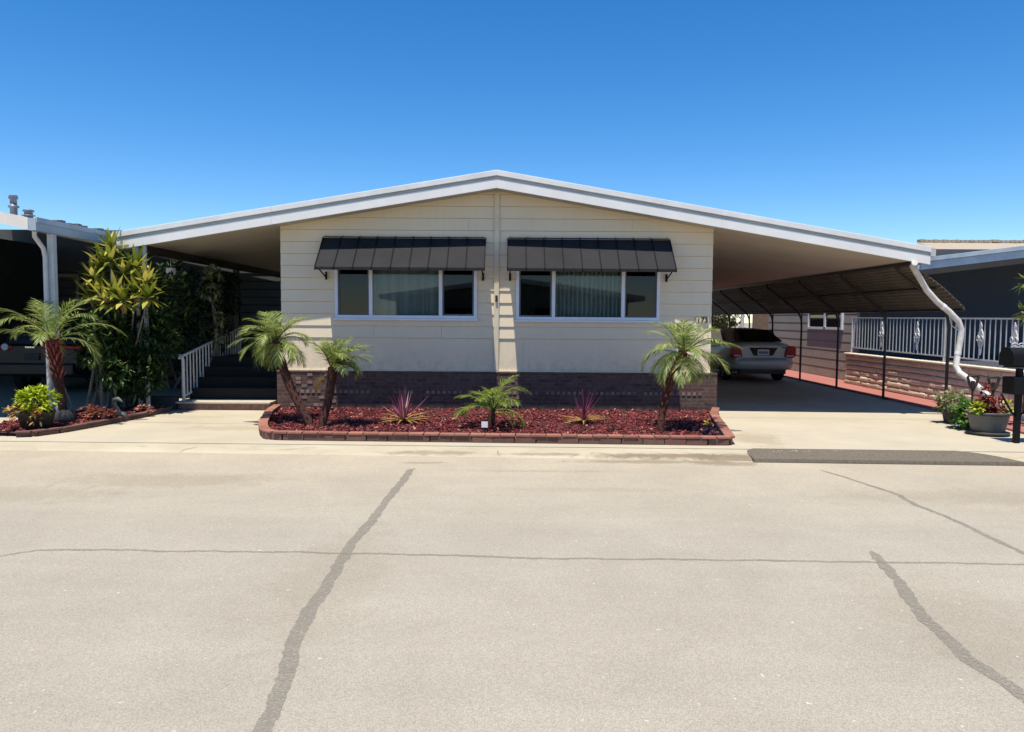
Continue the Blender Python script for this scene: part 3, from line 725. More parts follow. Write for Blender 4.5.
def palm(label, base, top, r0, r1, n, L, seed, boots='boot', bend=(0,0), leaf='frond', elev=(80, -25), ll=.26, azf=None, group='dwarf palms', skirt=0, bootlen=.06, boot_from=0.0, rad_boot=0):
    r = random.Random(seed); base, top = Vector(base), Vector(top)
    t = thing('palm_tree', label, 'palm tree', base, group)
    pts = []
    for i in range(13):
        u = i/12; p = base.lerp(top, u) + Vector((bend[0], bend[1], 0))*math.sin(u*math.pi); pts.append(p)
    rad = [r0*(1.35 if i == 0 else 1)*(1-i/12) + r1*(i/12) for i in range(13)]
    m = MB(); m.tube([p - Vector((0,0,.06)) if i == 0 else p for i, p in enumerate(pts)], rad, 10)
    trunk = m
    m = MB(); ln_ = (top - base).length; nb = int(ln_ / .0165)
    for i in range(nb):
        u = boot_from + (1 - boot_from) * i/nb; k = min(11.999, u*12); j = int(k); c = pts[j].lerp(pts[j+1], k-j); ax = (pts[j+1]-pts[j]).normalized()
        o = ax.orthogonal().normalized(); o.rotate(Matrix.Rotation(i*2.399, 3, ax)); rr = rad[j]*(1-(k-j)) + rad[j+1]*(k-j)
        s_ = r.uniform(.7, 1.25)*bootlen*(.6 + .8*u)
        m.blade(c + o*rr*.85, o*.75 + ax*.9, s_, .035, -.3, 2, up=o, tip=.5, belly=.3)
        m.blade(c + o*rr*.8, o*1.2 + ax*.4, s_*.6, .03, .2, 2, tip=.4, belly=.3)
    trunk.build('trunk', 'trunk', t, also=[(m, boots)])
    m = MB()
    for i in range(n):
        u = (i + .5)/n; az = i*2.39996 + r.uniform(-.25, .25)
        if azf: az = azf(az, u, r)
        e = R(elev[0] + (elev[1]-elev[0])*u**.85 + r.uniform(-8, 8))
        l = L*(.75 + .35*math.sin(u*math.pi))*r.uniform(.85, 1.12)
        frond(m, top + Vector((r.uniform(-.02,.02), r.uniform(-.02,.02), r.uniform(-.05,.03))), az, e, l, R(r.uniform(55, 110)*(.55 + .6*u)), 36, ll, .0135, r, r.uniform(-.3,.3))
    m.build('crown', leaf, t)
    if skirt:
        m = MB()
        for i in range(skirt):
            az = r.uniform(0, 6.28)
            frond(m, top + Vector((0,0,-.06)), az, R(r.uniform(-40,-10)), L*.7, R(r.uniform(60,90)), 18, ll*.8, .014, r)
        m.build('dry_fronds', 'dryfrond', t)
    return t
palm('small palm with a strongly leaning trunk at the left end of the red mulch bed', (-3.02,11.3,.03), (-3.69,11.75,1.32), .058, .074, 30, .66, 11, bend=(-.08,.0), group='dwarf palms in the mulch bed', ll=.24, elev=(88,-24), bootlen=.07, skirt=1)
palm('short palm with a one-sided upright crown, standing right of the leaning palm', (-2.85,11.15,.03), (-2.74,11.45,.92), .052, .072, 22, .66, 12, elev=(90, 22), bend=(.03,0), azf=lambda a, u, r: (r.uniform(-1.1, .9) if u > .35 else a), group='dwarf palms in the mulch bed', skirt=1, ll=.23, bootlen=.075)
palm('bushy palm with an orange-brown trunk at the right corner of the cream house', (2.17,10.85,.03), (2.58,11.25,1.20), .05, .07, 30, .75, 13, boots='orangeboot', bend=(-.08,0), group='dwarf palms in the mulch bed', skirt=2, ll=.26, elev=(86,-22), bootlen=.085)
palm('palm with a dark red trunk head in the left neighbour\'s mulch patch', (-6.95,11.6,.04), (-7.08,11.55,1.32), .055, .095, 15, .95, 17, boots='booted', elev=(80, 16), ll=.29, bootlen=.12, boot_from=.5)
# young palm, middle of the bed
def strap_palm():
    r = random.Random(5); base = Vector((-.32, 11.3, .03))
    t = thing('young_palm', 'young stemless palm with arching yellow-green fronds in the middle of the bed', 'palm', base)
    m = MB(); m.tube([base, base + Vector((.02,0,.18)), base + Vector((.05,0,.30))], [.05,.055,.035], 8); m.build('stem', 'trunk', t)
    m = MB()
    for i in range(15):
        az = i*2.4 + r.uniform(-.3,.3); e = R(r.uniform(40, 82) if i < 9 else r.uniform(15, 45))
        frond(m, base + Vector((.04,0,.26)), az, e, r.uniform(.55,.8), R(r.uniform(50,105)), 22, .24, .022, r, start=.3)
    m.build('fronds', 'frond2', t)
    m = MB()
    for i in range(4):
        frond(m, base + Vector((.04,0,.22)), r.uniform(-.8,.5), R(r.uniform(0,25)), .5, R(95), 14, .14, .014, r)
    m.build('dry_fronds', 'dryfrond', t)
strap_palm()
def cordyline(label, base, seed, h):
    r = random.Random(seed); base = Vector(base)
    t = thing('cordyline', label, 'spiky plant', base, 'purple spiky plants in the mulch bed')
    m = MB(); tilt = Vector((r.uniform(-.22,.22), r.uniform(-.15,.1), 0))
    for i in range(38 if seed == 21 else 30):
        az = i*2.4 + r.uniform(-.5,.5); e = R(88 - 68*(i/46)**.9 + r.uniform(-7,7)); d = Vector((math.cos(e)*math.cos(az), math.cos(e)*math.sin(az), math.sin(e)))
        m.blade(base + d*.02 + Vector((0,0,.05)), d + tilt, h*r.uniform(.6,1.15), r.uniform(.02,.034), r.uniform(.0,.35), 4, belly=.3)
    m.build('leaves', 'purple', t)
    m = MB()
    for i in range(26):
        az = i*2.4 + .4; e = R(r.uniform(8, 26)); d = Vector((math.cos(e)*math.cos(az), math.cos(e)*math.sin(az), math.sin(e)))
        m.blade(base + Vector((0,0,.07)), d, h*r.uniform(.7,1.0), .038, r.uniform(.3,.55), 4, belly=.35)
    m.build('dry_leaves', 'dryfrond', t)
cordyline('purple spiky plant between the short palm and the young palm', (-1.68,11.65,.03), 21, .56)
cordyline('purple spiky plant between the young palm and the right-hand palm', (1.13,11.7,.03), 22, .50)

def leafy(mb, c, rad, n, L, W, r, clump=10, flat=.5, shell=.45):
    c = Vector(c); rad = Vector(rad); k = 0
    while k < n:
        u = Vector((r.gauss(0,1), r.gauss(0,1), r.gauss(0,1))).normalized()
        q = shell + (1-shell)*r.random()**.6
        p = c + Vector((u.x*rad.x*q, u.y*rad.y*q, u.z*rad.z*q))
        out = (u + Vector((r.uniform(-.4,.4), r.uniform(-.4,.4), r.uniform(-.1,.6)))).normalized()
        for j in range(clump):
            d = (out*flat + Vector((r.uniform(-1,1), r.uniform(-1,1), r.uniform(-.6,.8)))).normalized()
            mb.blade(p + d*.02, d, L*r.uniform(.6,1.2), W*r.uniform(.7,1.1), r.uniform(.2,.7), 2, belly=.5)
            k += 1

# tall yellow-leaved plant at the porch post
r = random.Random(31)
t = thing('strap_leaf_shrub', 'tall shrub of yellow-green strap-leaf rosettes at the white porch post', 'shrub', (-6.9,13.0,0))
m1, m2 = MB(), MB()
heads = [(-6.78,12.75,2.60),(-6.62,12.85,2.38),(-7.12,12.8,2.32),(-6.98,12.7,2.06),(-6.66,12.65,2.06),(-6.38,12.75,2.10),(-6.22,12.8,2.24),(-6.85,12.9,2.83),(-6.45,12.95,2.52),(-7.22,12.9,1.98),(-6.52,12.6,1.92),(-6.15,12.7,1.98),(-7.05,12.95,2.55),(-6.80,12.6,1.90)]
for h in heads:
    h = Vector(h); b = Vector((-6.9 + r.uniform(-.15,.15), 13.1 + r.uniform(-.1,.2), 0)); mid = b.lerp(h, .55) + Vector((r.uniform(-.12,.12), .1, .15))
    m1.tube([b, b.lerp(mid,.5), mid, h], [.028,.024,.018,.012], 6)
    for i in range(30):
        az = i*2.4; e = R(80 - 88*(i/24) + r.uniform(-8,8)); d = Vector((math.cos(e)*math.cos(az), math.cos(e)*math.sin(az), math.sin(e)))
        m2.blade(h, d, r.uniform(.30,.46), r.uniform(.065,.095), r.uniform(.2,.6), 4, belly=.5)
m1.build('stems', 'bark', t); m2.build('foliage', 'rosette', t)
# dark bushes filling the space left of the steps
def bush(name, label, base, blobs, n, L, W, seed, m='bush', stems=5, group=None):
    r = random.Random(seed); t = thing(name, label, 'shrub', base, group)
    mb = MB()
    for c, rad, share in blobs: leafy(mb, c, rad, int(n*share), L, W, r, 8, .6, .3)
    mb.build('foliage', m, t)
    s = MB(); b = Vector(base)
    for i in range(stems):
        c = Vector(blobs[i % len(blobs)][0]); o = Vector((r.uniform(-.2,.2), r.uniform(-.15,.15), 0))
        s.tube([b + o, (b + o).lerp(c, .5) + Vector((r.uniform(-.1,.1),0,0)), c], [.03,.022,.01], 6)
    s.build('stems', 'bark', t); return t
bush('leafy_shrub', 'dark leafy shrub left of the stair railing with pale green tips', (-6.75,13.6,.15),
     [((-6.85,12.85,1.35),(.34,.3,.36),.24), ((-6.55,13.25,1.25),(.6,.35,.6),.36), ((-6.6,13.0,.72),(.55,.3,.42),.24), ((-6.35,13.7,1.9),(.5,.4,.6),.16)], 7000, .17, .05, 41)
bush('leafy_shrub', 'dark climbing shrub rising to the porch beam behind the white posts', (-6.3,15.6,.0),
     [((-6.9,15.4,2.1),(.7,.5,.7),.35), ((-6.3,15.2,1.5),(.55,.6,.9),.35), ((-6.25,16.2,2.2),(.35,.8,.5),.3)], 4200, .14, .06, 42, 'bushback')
bush('vine', 'vine with loose pale leaves hanging near the middle of the porch opening', (-5.9,14.9,.6),
     [((-5.98,14.9,2.3),(.22,.25,.38),.6), ((-5.82,14.9,1.6),(.12,.15,.55),.4)], 420, .12, .06, 43, 'olive', 3)
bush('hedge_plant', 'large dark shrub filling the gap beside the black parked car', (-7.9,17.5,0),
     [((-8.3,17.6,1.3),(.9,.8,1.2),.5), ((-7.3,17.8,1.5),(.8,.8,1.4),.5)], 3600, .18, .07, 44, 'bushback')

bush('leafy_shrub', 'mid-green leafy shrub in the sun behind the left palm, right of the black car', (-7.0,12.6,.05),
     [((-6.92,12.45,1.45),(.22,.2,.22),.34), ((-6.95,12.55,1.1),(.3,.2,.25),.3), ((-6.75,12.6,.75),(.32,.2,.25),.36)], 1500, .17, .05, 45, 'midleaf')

# ------------------------------------------------------------------ mulch beds
def poly_fill(name, poly, z, m, mound=.05, seed=1, res=.16):
    """mulch sheet: a grid clipped to the polygon, gently uneven"""
    r = random.Random(seed)
    bm = bmesh.new(); vs = [bm.verts.new((x, y, z)) for x, y in poly]; bm.faces.new(vs)
    me = bpy.data.meshes.new(name); bm.normal_update()
    x0, x1 = min(p[0] for p in poly), max(p[0] for p in poly); y0, y1 = min(p[1] for p in poly), max(p[1] for p in poly)
    for ax, a, b in (((1,0,0), x0, x1), ((0,1,0), y0, y1)):
        q = a + res
        while q < b:
            co = (q, 0, 0) if ax[0] else (0, q, 0)
            bmesh.ops.bisect_plane(bm, geom=bm.verts[:] + bm.edges[:] + bm.faces[:], plane_co=co, plane_no=ax); q += res
    for v in bm.verts: v.co.z += r.uniform(-.012, .012) + mound*.5*math.sin(v.co.x*1.7)*math.sin(v.co.y*2.3)
    if sum(f.normal.z for f in bm.faces) < 0: bmesh.ops.reverse_faces(bm, faces=bm.faces[:])
    bm.to_mesh(me); bm.free(); me.materials.append(M[m])
    o = bpy.data.objects.new(name, me); COL.objects.link(o); o['kind'] = 'stuff'; return o
def inside(p, poly):
    c = False; n = len(poly)
    for i in range(n):
        a, b = poly[i], poly[(i+1) % n]
        if (a[1] > p[1]) != (b[1] > p[1]) and p[0] < (b[0]-a[0])*(p[1]-a[1])/(b[1]-a[1]) + a[0]: c = not c
    return c
def chips(poly, n, z, parent, seed):
    r = random.Random(seed); m = MB()
    x0, x1 = min(p[0] for p in poly), max(p[0] for p in poly); y0, y1 = min(p[1] for p in poly), max(p[1] for p in poly)
    k = 0
    while k < n:
        p = (r.uniform(x0, x1), r.uniform(y0, y1))
        if not inside(p, poly): continue
        rot = Matrix.Rotation(r.uniform(0, 6.28), 3, 'Z') @ Matrix.Rotation(r.uniform(-.8, .8), 3, 'X') @ Matrix.Rotation(r.uniform(-.7, .7), 3, 'Y')
        s_ = r.uniform(.5, 1.15)
        m.obox((p[0], p[1], z + r.uniform(.0, .035)), (.026*s_, .012*s_, .005), rot); k += 1
    o = m.build('bark_chips', 'chip', parent); o['kind'] = 'stuff'
bed = [(-3.20,10.32),(-3.62,11.1),(-4.08,12.6),(-4.15,13.47),(3.60,13.47),(3.35,12.6),(2.90,10.18)]
mu = poly_fill('mulch', bed, .035, 'mulch', .05, 1); mu['label'] = 'dark red bark mulch filling the brick-edged bed in front of the home'
chips(bed, 13000, .035, mu, 2)
r = random.Random(71); lit = MB()
while len(lit.f) < 260:
    p = (r.uniform(-4.1, 3.5), r.uniform(10.3, 13.3))
    if inside(p, bed): lit.blade((p[0], p[1], .06), (r.uniform(-1,1), r.uniform(-1,1), .1), r.uniform(.04,.10), r.uniform(.012,.03), .3, 2)
o = lit.build('leaf_litter', 'dryfrond', mu); o['kind'] = 'stuff'
bedl = [(-7.75,11.05),(-7.25,10.42),(-6.75,10.38),(-6.42,11.4),(-6.22,12.6),(-6.15,13.35),(-7.2,13.4),(-7.5,12.2)]
mu = poly_fill('mulch', bedl, .05, 'mulch', .03, 3); mu['label'] = 'dark red bark mulch around the neighbour\'s palm on the left'
chips(bedl, 2600, .055, mu, 4)

def brick_line(path, label, name, blk=.29, w=.11, base_h=.085, cap_h=.036, seed=1, cap='bedbrick', base='bedbase'):
    r = random.Random(seed); t = thing(name, label, 'border', (path[0][0], path[0][1], 0))
    mb, mc = MB(), MB()
    for off, L, z0, z1, ww, mm in ((0, blk, 0, base_h, w, mb), (.1, blk*.72, base_h + .003, base_h + cap_h, w + .025, mc)):
        pos = off*0; pts = [Vector(p) for p in path]
        seglen = [(b-a).length for a, b in zip(pts[:-1], pts[1:])]; total = sum(seglen)
        def at(s):
            for a, b, l in zip(pts[:-1], pts[1:], seglen):
                if s <= l: return a + (b-a)*(s/l)
                s -= l
            return pts[-1]
        s = 0
        while s < total - .03:
            e = min(total, s + L); a, b = at(s + .004), at(e - .004); c = (a+b)/2; d = (b-a)
            ang = math.atan2(d.y, d.x) + r.uniform(-.012,.012)
            rot = Matrix.Rotation(ang, 3, 'Z'); j = r.uniform(-.005,.005)
            mm.obox((c.x + j, c.y + j, (z0+z1)/2 + r.uniform(-.003,.003)), (d.length/2, ww/2, (z1-z0)/2), rot)
            s = e
    mb.build('base_course', base, t, bevel=.006); mc.build('cap_course', cap, t, bevel=.008)
brick_line([(-4.22,13.43),(-4.10,12.6),(-3.72,11.15),(-3.50,10.55),(-3.40,10.35),(-3.25,10.27),(-2.5,10.25),(0,10.17),(2.92,10.08),(2.98,10.12),(3.42,12.6),(3.68,13.42)],
           'low red brick border round the mulch bed in front of the home', 'brick_border', seed=5)
brick_line([(-6.88,10.33),(-6.70,10.36),(-6.5,10.75),(-6.33,11.4),(-6.16,12.4),(-6.08,13.3)], 'low curved brown edging along the left mulch patch', 'garden_edging', w=.07, base_h=.05, cap_h=.035, seed=6, cap='bedbase')
m = MB(); m.box(-7.3,-6.06,13.45,13.62,0,.20); m.box(-7.32,-6.05,13.43,13.64,.202,.235)
solo(m, 'planter_wall', 'stone', 'low dark block wall in the shade left of the brick step', 'wall', bevel=.008)

# small things in the beds
t = thing('plant_tag', 'small white plant tag on a stake in front of the young palm', 'plant tag', (-.38,10.62,.03))
m = MB(); m.box(-.425,-.335,10.61,10.616,.14,.225); m.build('card', 'tag', t)
m = MB(); m.tube([(-.38,10.62,.0),(-.38,10.62,.14)], .006, 5); m.build('stake', 'blackpot', t)
r = random.Random(9)
t = thing('pansy_plant', 'small dark purple plant with a yellow flower in the right corner of the bed', 'flower', (2.82,10.42,.1))
m = MB(); leafy(m, (2.80,10.42,.11), (.13,.12,.07), 130, .07, .045, r); m.build('foliage', leaf_mat('dark_violet_leaf', [(0,(.01,.008,.02)),(1,(.04,.03,.08))], .1), t)
m = MB(); leafy(m, (2.74,10.55,.22), (.03,.03,.02), 14, .04, .03, r); m.build('flower', 'lime', t)
def clump(name, label, cat, c, rad, n, L, W, m, seed, group=None):
    r = random.Random(seed); mb = MB(); leafy(mb, c, rad, n, L, W, r, 6, .8, .2)
    return solo(mb, name, m, label, cat, group)
clump('ground_plant', 'low rusty red plant behind the edging of the left mulch patch', 'plant', (-6.50,11.72,.16), (.30,.16,.10), 420, .07, .05, 'rust', 51)
clump('ground_plant', 'tiny rusty seedling clump between swan ornament and brick step', 'plant', (-6.22,12.55,.12), (.16,.12,.06), 120, .05, .035, 'rust', 52)
m = MB(); m.lathe((-6.78,11.3,.04), [(.02,0),(.10,.01),(.135,.06),(.14,.11),(.12,.17),(.07,.21),(.015,.225)], 20)
solo(m, 'garden_stone', 'stone', 'round dark grey garden stone beside the leaning stake', 'stone')
m = MB(); m.tube([(-6.30,11.98,.04),(-6.30,11.95,.14),(-6.33,11.93,.24),(-6.34,11.9,.31),(-6.31,11.87,.36),(-6.25,11.85,.375),(-6.19,11.83,.35),(-6.165,11.82,.33)], [.06,.05,.035,.03,.034,.036,.02,.006], 10)
m.lathe((-6.28,12.02,.02), [(.02,0),(.09,.02),(.10,.06),(.06,.12),(.01,.13)], 16)
solo(m, 'swan_ornament', 'ornament', 'small grey swan-neck garden ornament standing on the left mulch', 'ornament')
m = MB(); m.tube([(-7.0,12.05,.03),(-7.03,12.0,.12),(-7.25,11.85,.99)], .012, 6); 
solo(m, 'wooden_stake', 'bark', 'thin grey stake leaning against the fat palm trunk', 'stake')
# black pot
t = thing('potted_plant', 'black pot of lime-yellow foliage at the kerb on the left', 'potted plant', (-6.85,10.75,.05))
m = MB(); m.lathe((-6.85,10.75,.04), [(.17,0),(.19,.02),(.235,.24),(.245,.25),(.245,.275),(.215,.275),(.21,.24)], 28); m.build('pot', 'blackpot', t)
m = MB(); r = random.Random(61); leafy(m, (-6.83,10.75,.46), (.24,.22,.17), 900, .10, .045, r, 8, .9, .2); m.build('foliage', 'lime', t)
m = MB(); leafy(m, (-6.92,10.68,.32), (.27,.22,.07), 260, .09, .045, r, 6, .9, .5); leafy(m, (-6.72,10.53,.25), (.07,.05,.12), 50, .08, .05, r, 5, .9, .2); m.build('trailing_leaves', 'tanleaf', t)

# ------------------------------------------------------------------ right-hand pots and mailbox
t = thing('potted_plant', 'small dark pot of grey-green succulents left of the large grey bowl', 'potted plant', (7.38,12.45,0))
m = MB(); m.lathe((7.38,12.45,0), [(.12,0),(.135,.02),(.17,.20),(.175,.22),(.15,.22),(.145,.19)], 24); m.build('pot', 'darkrim', t)
m = MB(); r = random.Random(62); leafy(m, (7.34,12.42,.34), (.26,.22,.17), 620, .10, .04, r, 8, .9, .2); m.build('foliage', 'olive', t)
clump('trailing_plant', 'fresh green leafy plant between the succulent pot and grey bowl', 'plant', (7.20,11.75,.24), (.26,.24,.24), 620, .11, .055, 'green', 63)
t = thing('planter_bowl', 'wide grey round planter bowl with wine-red foliage by the mailbox', 'planter', (7.17,11.2,0))
m = MB(); m.lathe((7.17,11.2,.05), [(.21,0),(.225,.03),(.275,.26),(.285,.30),(.25,.30),(.24,.26)], 32); m.build('bowl', 'greypot', t)
m = MB(); m.lathe((7.17,11.2,.0), [(.23,0),(.28,.02),(.29,.05),(.22,.055)], 32); m.build('saucer', 'darkrim', t)
m = MB(); m.lathe((7.17,11.2,.315), [(.279,-.01),(.296,0),(.296,.032),(.25,.036),(.245,.0)], 32); m.build('rim', 'darkrim', t)
m = MB(); r = random.Random(64); leafy(m, (7.17,11.2,.43), (.20,.18,.10), 360, .10, .05, r, 8, .9, .2); leafy(m, (7.10,11.2,.58), (.07,.07,.12), 70, .10, .045, r, 6, .8, .2); m.build('foliage', 'coleus', t)
m = MB(); leafy(m, (6.97,11.1,.40), (.10,.1,.06), 90, .08, .045, r, 6, .9, .3); leafy(m, (7.42,11.1,.41), (.08,.1,.06), 70, .08, .04, r, 6, .9, .3); m.build('yellow_leaves', 'lime', t)
def iron_stake(label, x, y, zb, zt):
    m = MB(); m.tube([(x,y,zb),(x,y,zt - .20)], .016, 6)
    h = [(x,y,zt-.22),(x-.05,y,zt-.14),(x-.085,y,zt-.02),(x-.07,y,zt),(x+.07,y,zt),(x+.085,y,zt-.02),(x+.05,y,zt-.14),(x,y,zt-.22)]
    m.tube(h, .02, 6)
    m.tube([(x,y,zt-.2),(x,y-.0,zt-.08)], .03, 6)
    solo(m, 'garden_stake', 'iron', label, 'garden stake', 'black iron spade-topped stakes')
iron_stake('black iron spade-topped stake left in the planter bowl, near the downspout', 7.13, 11.55, .35, .86)
iron_stake('black iron spade-topped stake nearer the mailbox post', 7.45, 11.55, .30, .84)
t = thing('mailbox', 'black rounded mailbox with a newspaper box on a black post', 'mailbox', (7.08,10.43,0))
m = MB(); m.box(7.045,7.115,10.395,10.465,0,1.05); m.build('post', 'mailbox', t, bevel=.006)
prof = [(10.28,1.09),(10.58,1.09)]; 
for i in range(11):
    a = math.pi*i/10; prof.append((10.43 + .15*math.cos(a), 1.21 + .13*math.sin(a)))
m = MB(); m.prism(prof, 'x', 6.90, 7.50); m.build('box', 'mailbox', t, bevel=.012)
m = MB(); m.prism([(10.43+ (p[0]-10.43)*1.05, 1.2+(p[1]-1.2)*1.05) for p in prof], 'x', 6.885, 6.91); m.build('door', 'mailbox', t, bevel=.004)
m = MB(); m.box(6.93,7.45,10.30,10.56,.69,.93); m.build('newspaper_box', 'mailbox', t, bevel=.01)
m = MB(); m.box(6.90,7.30,10.36,10.50,1.062,1.088); m.build('shelf', 'mailbox', t)
m = MB()
for sx in (-1, 1):
    m.tube([(7.08+sx*.02,10.43,.36),(7.08+sx*.10,10.43,.46),(7.08+sx*.22,10.43,.66),(7.08+sx*.24,10.43,.69)], .014, 6)
m.build('brace', 'mailbox', t)
m = MB()
for k in range(4):
    pts = [(6.99 + k*.10 + .05*math.cos(a)*(1-a/9), 10.43, 1.375 + .03*math.sin(a)*(1-a/9)) for a in [i*.6 for i in range(12)]]
    m.tube(pts, .008, 5)
m.tube([(6.94,10.43,1.345),(7.36,10.43,1.345)], .008, 5); m.build('scrollwork', 'castwhite', t)

# rubber kerb ramp
m = MB()
zt = .045
a = [(3.02,9.10),(3.0,9.5),(3.30,9.76),(5.85,9.72),(6.3,9.35),(6.35,9.0),(3.1,9.0)]
f0 = [(3.03,9.05),(6.12,8.93)]; top = [(3.22,9.64),(5.75,9.60)]
zt = .03
vs = [(2.98,9.12,-.046),(6.32,9.00,-.046),(6.18,9.66,-.02),(3.06,9.74,-.02),
      (2.99,9.135,-.004),(6.25,9.015,-.004),(5.72,9.58,zt),(3.20,9.66,zt),(5.78,9.66,zt-.01),(3.16,9.73,zt-.01)]
m.add(vs, [(0,1,5,4),(4,5,6,7),(7,6,8,9),(9,8,2,3),(1,2,8,6,5),(0,4,7,9,3),(0,3,2,1)])
kerb_piece = m
m = MB(); r = random.Random(3)
for i in range(40):
    x = 3.35 + r.random()**1.3*1.5; y = 9.55 - r.random()*.06; zz = -.014 + (y - 9.13)/.52*(zt+.014) + .004
    m.box(x, x + .012, y, y + .012, zz - .004, zz)
rp = solo(kerb_piece, 'kerb_ramp', 'rubber', 'long grey rubber ramp lying in the gutter before the carport driveway', 'ramp', bevel=.004, also=[(m, 'tag')])

# ------------------------------------------------------------------ cars
def loft(mb, secs, cap=True):
    n = len(secs[0]); vs = [p for s in secs for p in s]
    fs = [(i*n+j, i*n+(j+1) % n, (i+1)*n+(j+1) % n, (i+1)*n+j) for i in range(len(secs)-1) for j in range(n)]
    mb.add(vs, fs, True)
    if cap: mb.add(secs[0], [tuple(range(n))[::-1]], False); mb.add(secs[-1], [tuple(range(n))], False)
def wheel(parent, x, y, rad, side, width=.2, spokes=7):
    m = MB(); prof = [(.62*rad,-width/2),(.93*rad,-width/2),(rad,-width*.36),(rad,width*.36),(.93*rad,width/2),(.62*rad,width/2)]
    k = 28; vs = []
    for r_, o in prof:
        for j in range(k):
            a = 6.2832*j/k; vs.append((x + o, y + r_*math.cos(a), rad + r_*math.sin(a)))
    m.add(vs, [(i*k+j, i*k+(j+1) % k, ((i+1) % 6)*k+(j+1) % k, ((i+1) % 6)*k+j) for i in range(6) for j in range(k)], True)
    w = m.build('wheel', 'tyre', parent)
    m = MB(); xo = x + side*(width/2 - .02)
    for j in range(spokes):
        a = 6.2832*j/spokes; m.bar((xo, y + .06*math.cos(a), rad + .06*math.sin(a)), (xo, y + .6*rad*math.cos(a), rad + .6*rad*math.sin(a)), .03, .045)
    vs = []
    for r_, o in ((.58*rad,-.03),(.64*rad,-.03),(.64*rad,.012),(.58*rad,.012)):
        for j in range(k):
            a = 6.2832*j/k; vs.append((xo + side*o, y + r_*math.cos(a), rad + r_*math.sin(a)))
    m.add(vs, [(i*k+j, i*k+(j+1) % k, ((i+1) % 4)*k+(j+1) % k, ((i+1) % 4)*k+j) for i in range(4) for j in range(k)], True)
    m.tube([(xo - .04, y, rad), (xo + side*.015, y, rad)], .05, 12)
    m.build('rim', 'rim', w)

def car(label, loc, Wd, Ln, st_low, cabin, paint, rw, wheels, name='parked_car'):
    """st_low: (s, half width factor, z_bottom, z_side, z_belt); cabin: list of (s, base z, roof z, half base, half roof)"""
    X, Y = loc; t = thing(name, label, 'car', (X, Y, 0)); hw = Wd/2
    m = MB(); secs = []
    for s, k, zb, zs, zt in st_low:
        w = hw*k
        half = [(0,zb),(w*.80,zb),(w*.94,zb+.06),(w*.99,(zb*.6+zs*.4)),(w,zs),(w*.975,zs+(zt-zs)*.6),(w*.90,zt-.01),(w*.6,zt+.015),(0,zt+.025)]
        secs.append([(X+a, Y+s, z) for a, z in half] + [(X-a, Y+s, z) for a, z in half[-2:0:-1]])
    loft(m, secs); m.build('body', paint, t, subsurf=1)
    m = MB(); secs = []
    for s, zb, zr, wb, wr in cabin:
        half = [(0,zb),(wb,zb),(wb*.4+wr*.6,zb+(zr-zb)*.62),(wr,zr-.05),(wr*.82,zr-.008),(0,zr+.015)]
        secs.append([(X+a, Y+s, z) for a, z in half] + [(X-a, Y+s, z) for a, z in half[-2:0:-1]])
    loft(m, secs); cab = m.build('cabin', paint, t, subsurf=1)
    for sx in (-1, 1):
        for s in wheels: wheel(t, X + sx*(hw - .12), Y + s, rw, sx)
    return t, X, Y, hw
# silver saloon
sl, X, Y, hw = car('silver saloon car parked with its rear to the street under the carport', (6.78, 20.2), 1.70, 4.5,
    [(0,.86,.40,.62,.98),(.05,.95,.34,.64,1.06),(.25,1,.28,.68,1.085),(.9,1,.22,.70,1.06),(2.2,1,.2,.68,1.0),(3.3,1,.2,.66,.96),(4.2,.95,.24,.6,.86),(4.5,.80,.3,.55,.72)],
    [(.42,1.03,1.07,.70,.62),(.62,1.03,1.16,.74,.62),(1.15,1.0,1.42,.78,.60),(1.7,.98,1.465,.79,.61),(2.3,.98,1.455,.79,.60),(2.9,.96,1.20,.78,.62),(3.3,.94,.98,.74,.66)], 'silver', .31, (.95, 3.55))
m = MB(); m.add([(X-.66,Y+.40,1.115),(X+.66,Y+.40,1.115),(X+.50,Y+1.12,1.425),(X-.50,Y+1.12,1.425),(X-.66,Y+.44,1.10),(X+.66,Y+.44,1.10),(X+.50,Y+1.16,1.40),(X-.50,Y+1.16,1.40)], [(0,1,2,3),(4,7,6,5),(0,4,5,1),(2,6,7,3),(1,5,6,2),(3,7,4,0)])
m.build('rear_window', 'carglass', sl, bevel=.01)
for sx in (-1, 1):
    m = MB(); m.prism([(Y+1.2,1.10),(Y+2.75,1.08),(Y+2.25,1.40),(Y+1.5,1.41)], 'x', X+sx*.735, X+sx*.765); m.build('side_window', 'carglass', sl)
    pr = [(.57,.70),(.61,.95),(.68,1.0),(.84,.985),(.868,.93),(.868,.74),(.80,.675)]
    m = MB(); m.prism([(X+sx*a_, z) for a_, z in pr][::-sx], 'y', Y-.055, Y+.16)
    T = m.build('tail_light', 'taillight', sl, bevel=.02)
    m = MB(); m.box(*sorted((X+sx*.615, X+sx*.80)), Y-.062, Y+.04, .71, .755); m.build('reversing_lens', 'clearlens', T, bevel=.008)
    m = MB(); m.obox((X+sx*.90, Y+2.75, 1.06), (.09,.05,.06), Matrix.Identity(3)); m.build('door_mirror', 'silver', sl, bevel=.02)
m = MB(); secs = []
for i in range(25):
    u = -1 + i/12; xx = u*.862; dy = .22*abs(u)**7 + .03*u*u
    secs.append([(X+xx, Y+dy+a_, z - .02*abs(u)**6*(1 if z > .5 else -1)) for a_, z in ((.14,.34),(.0,.35),(-.055,.39),(-.085,.46),(-.088,.53),(-.078,.595),(-.05,.64),(.0,.66),(.14,.665))])
loft(m, secs); m.build('bumper', 'silver', sl)
m = MB(); m.box(X-.62, X+.62, Y+.0, Y+.2, .24, .345); m.build('rear_valance', 'steel', sl)
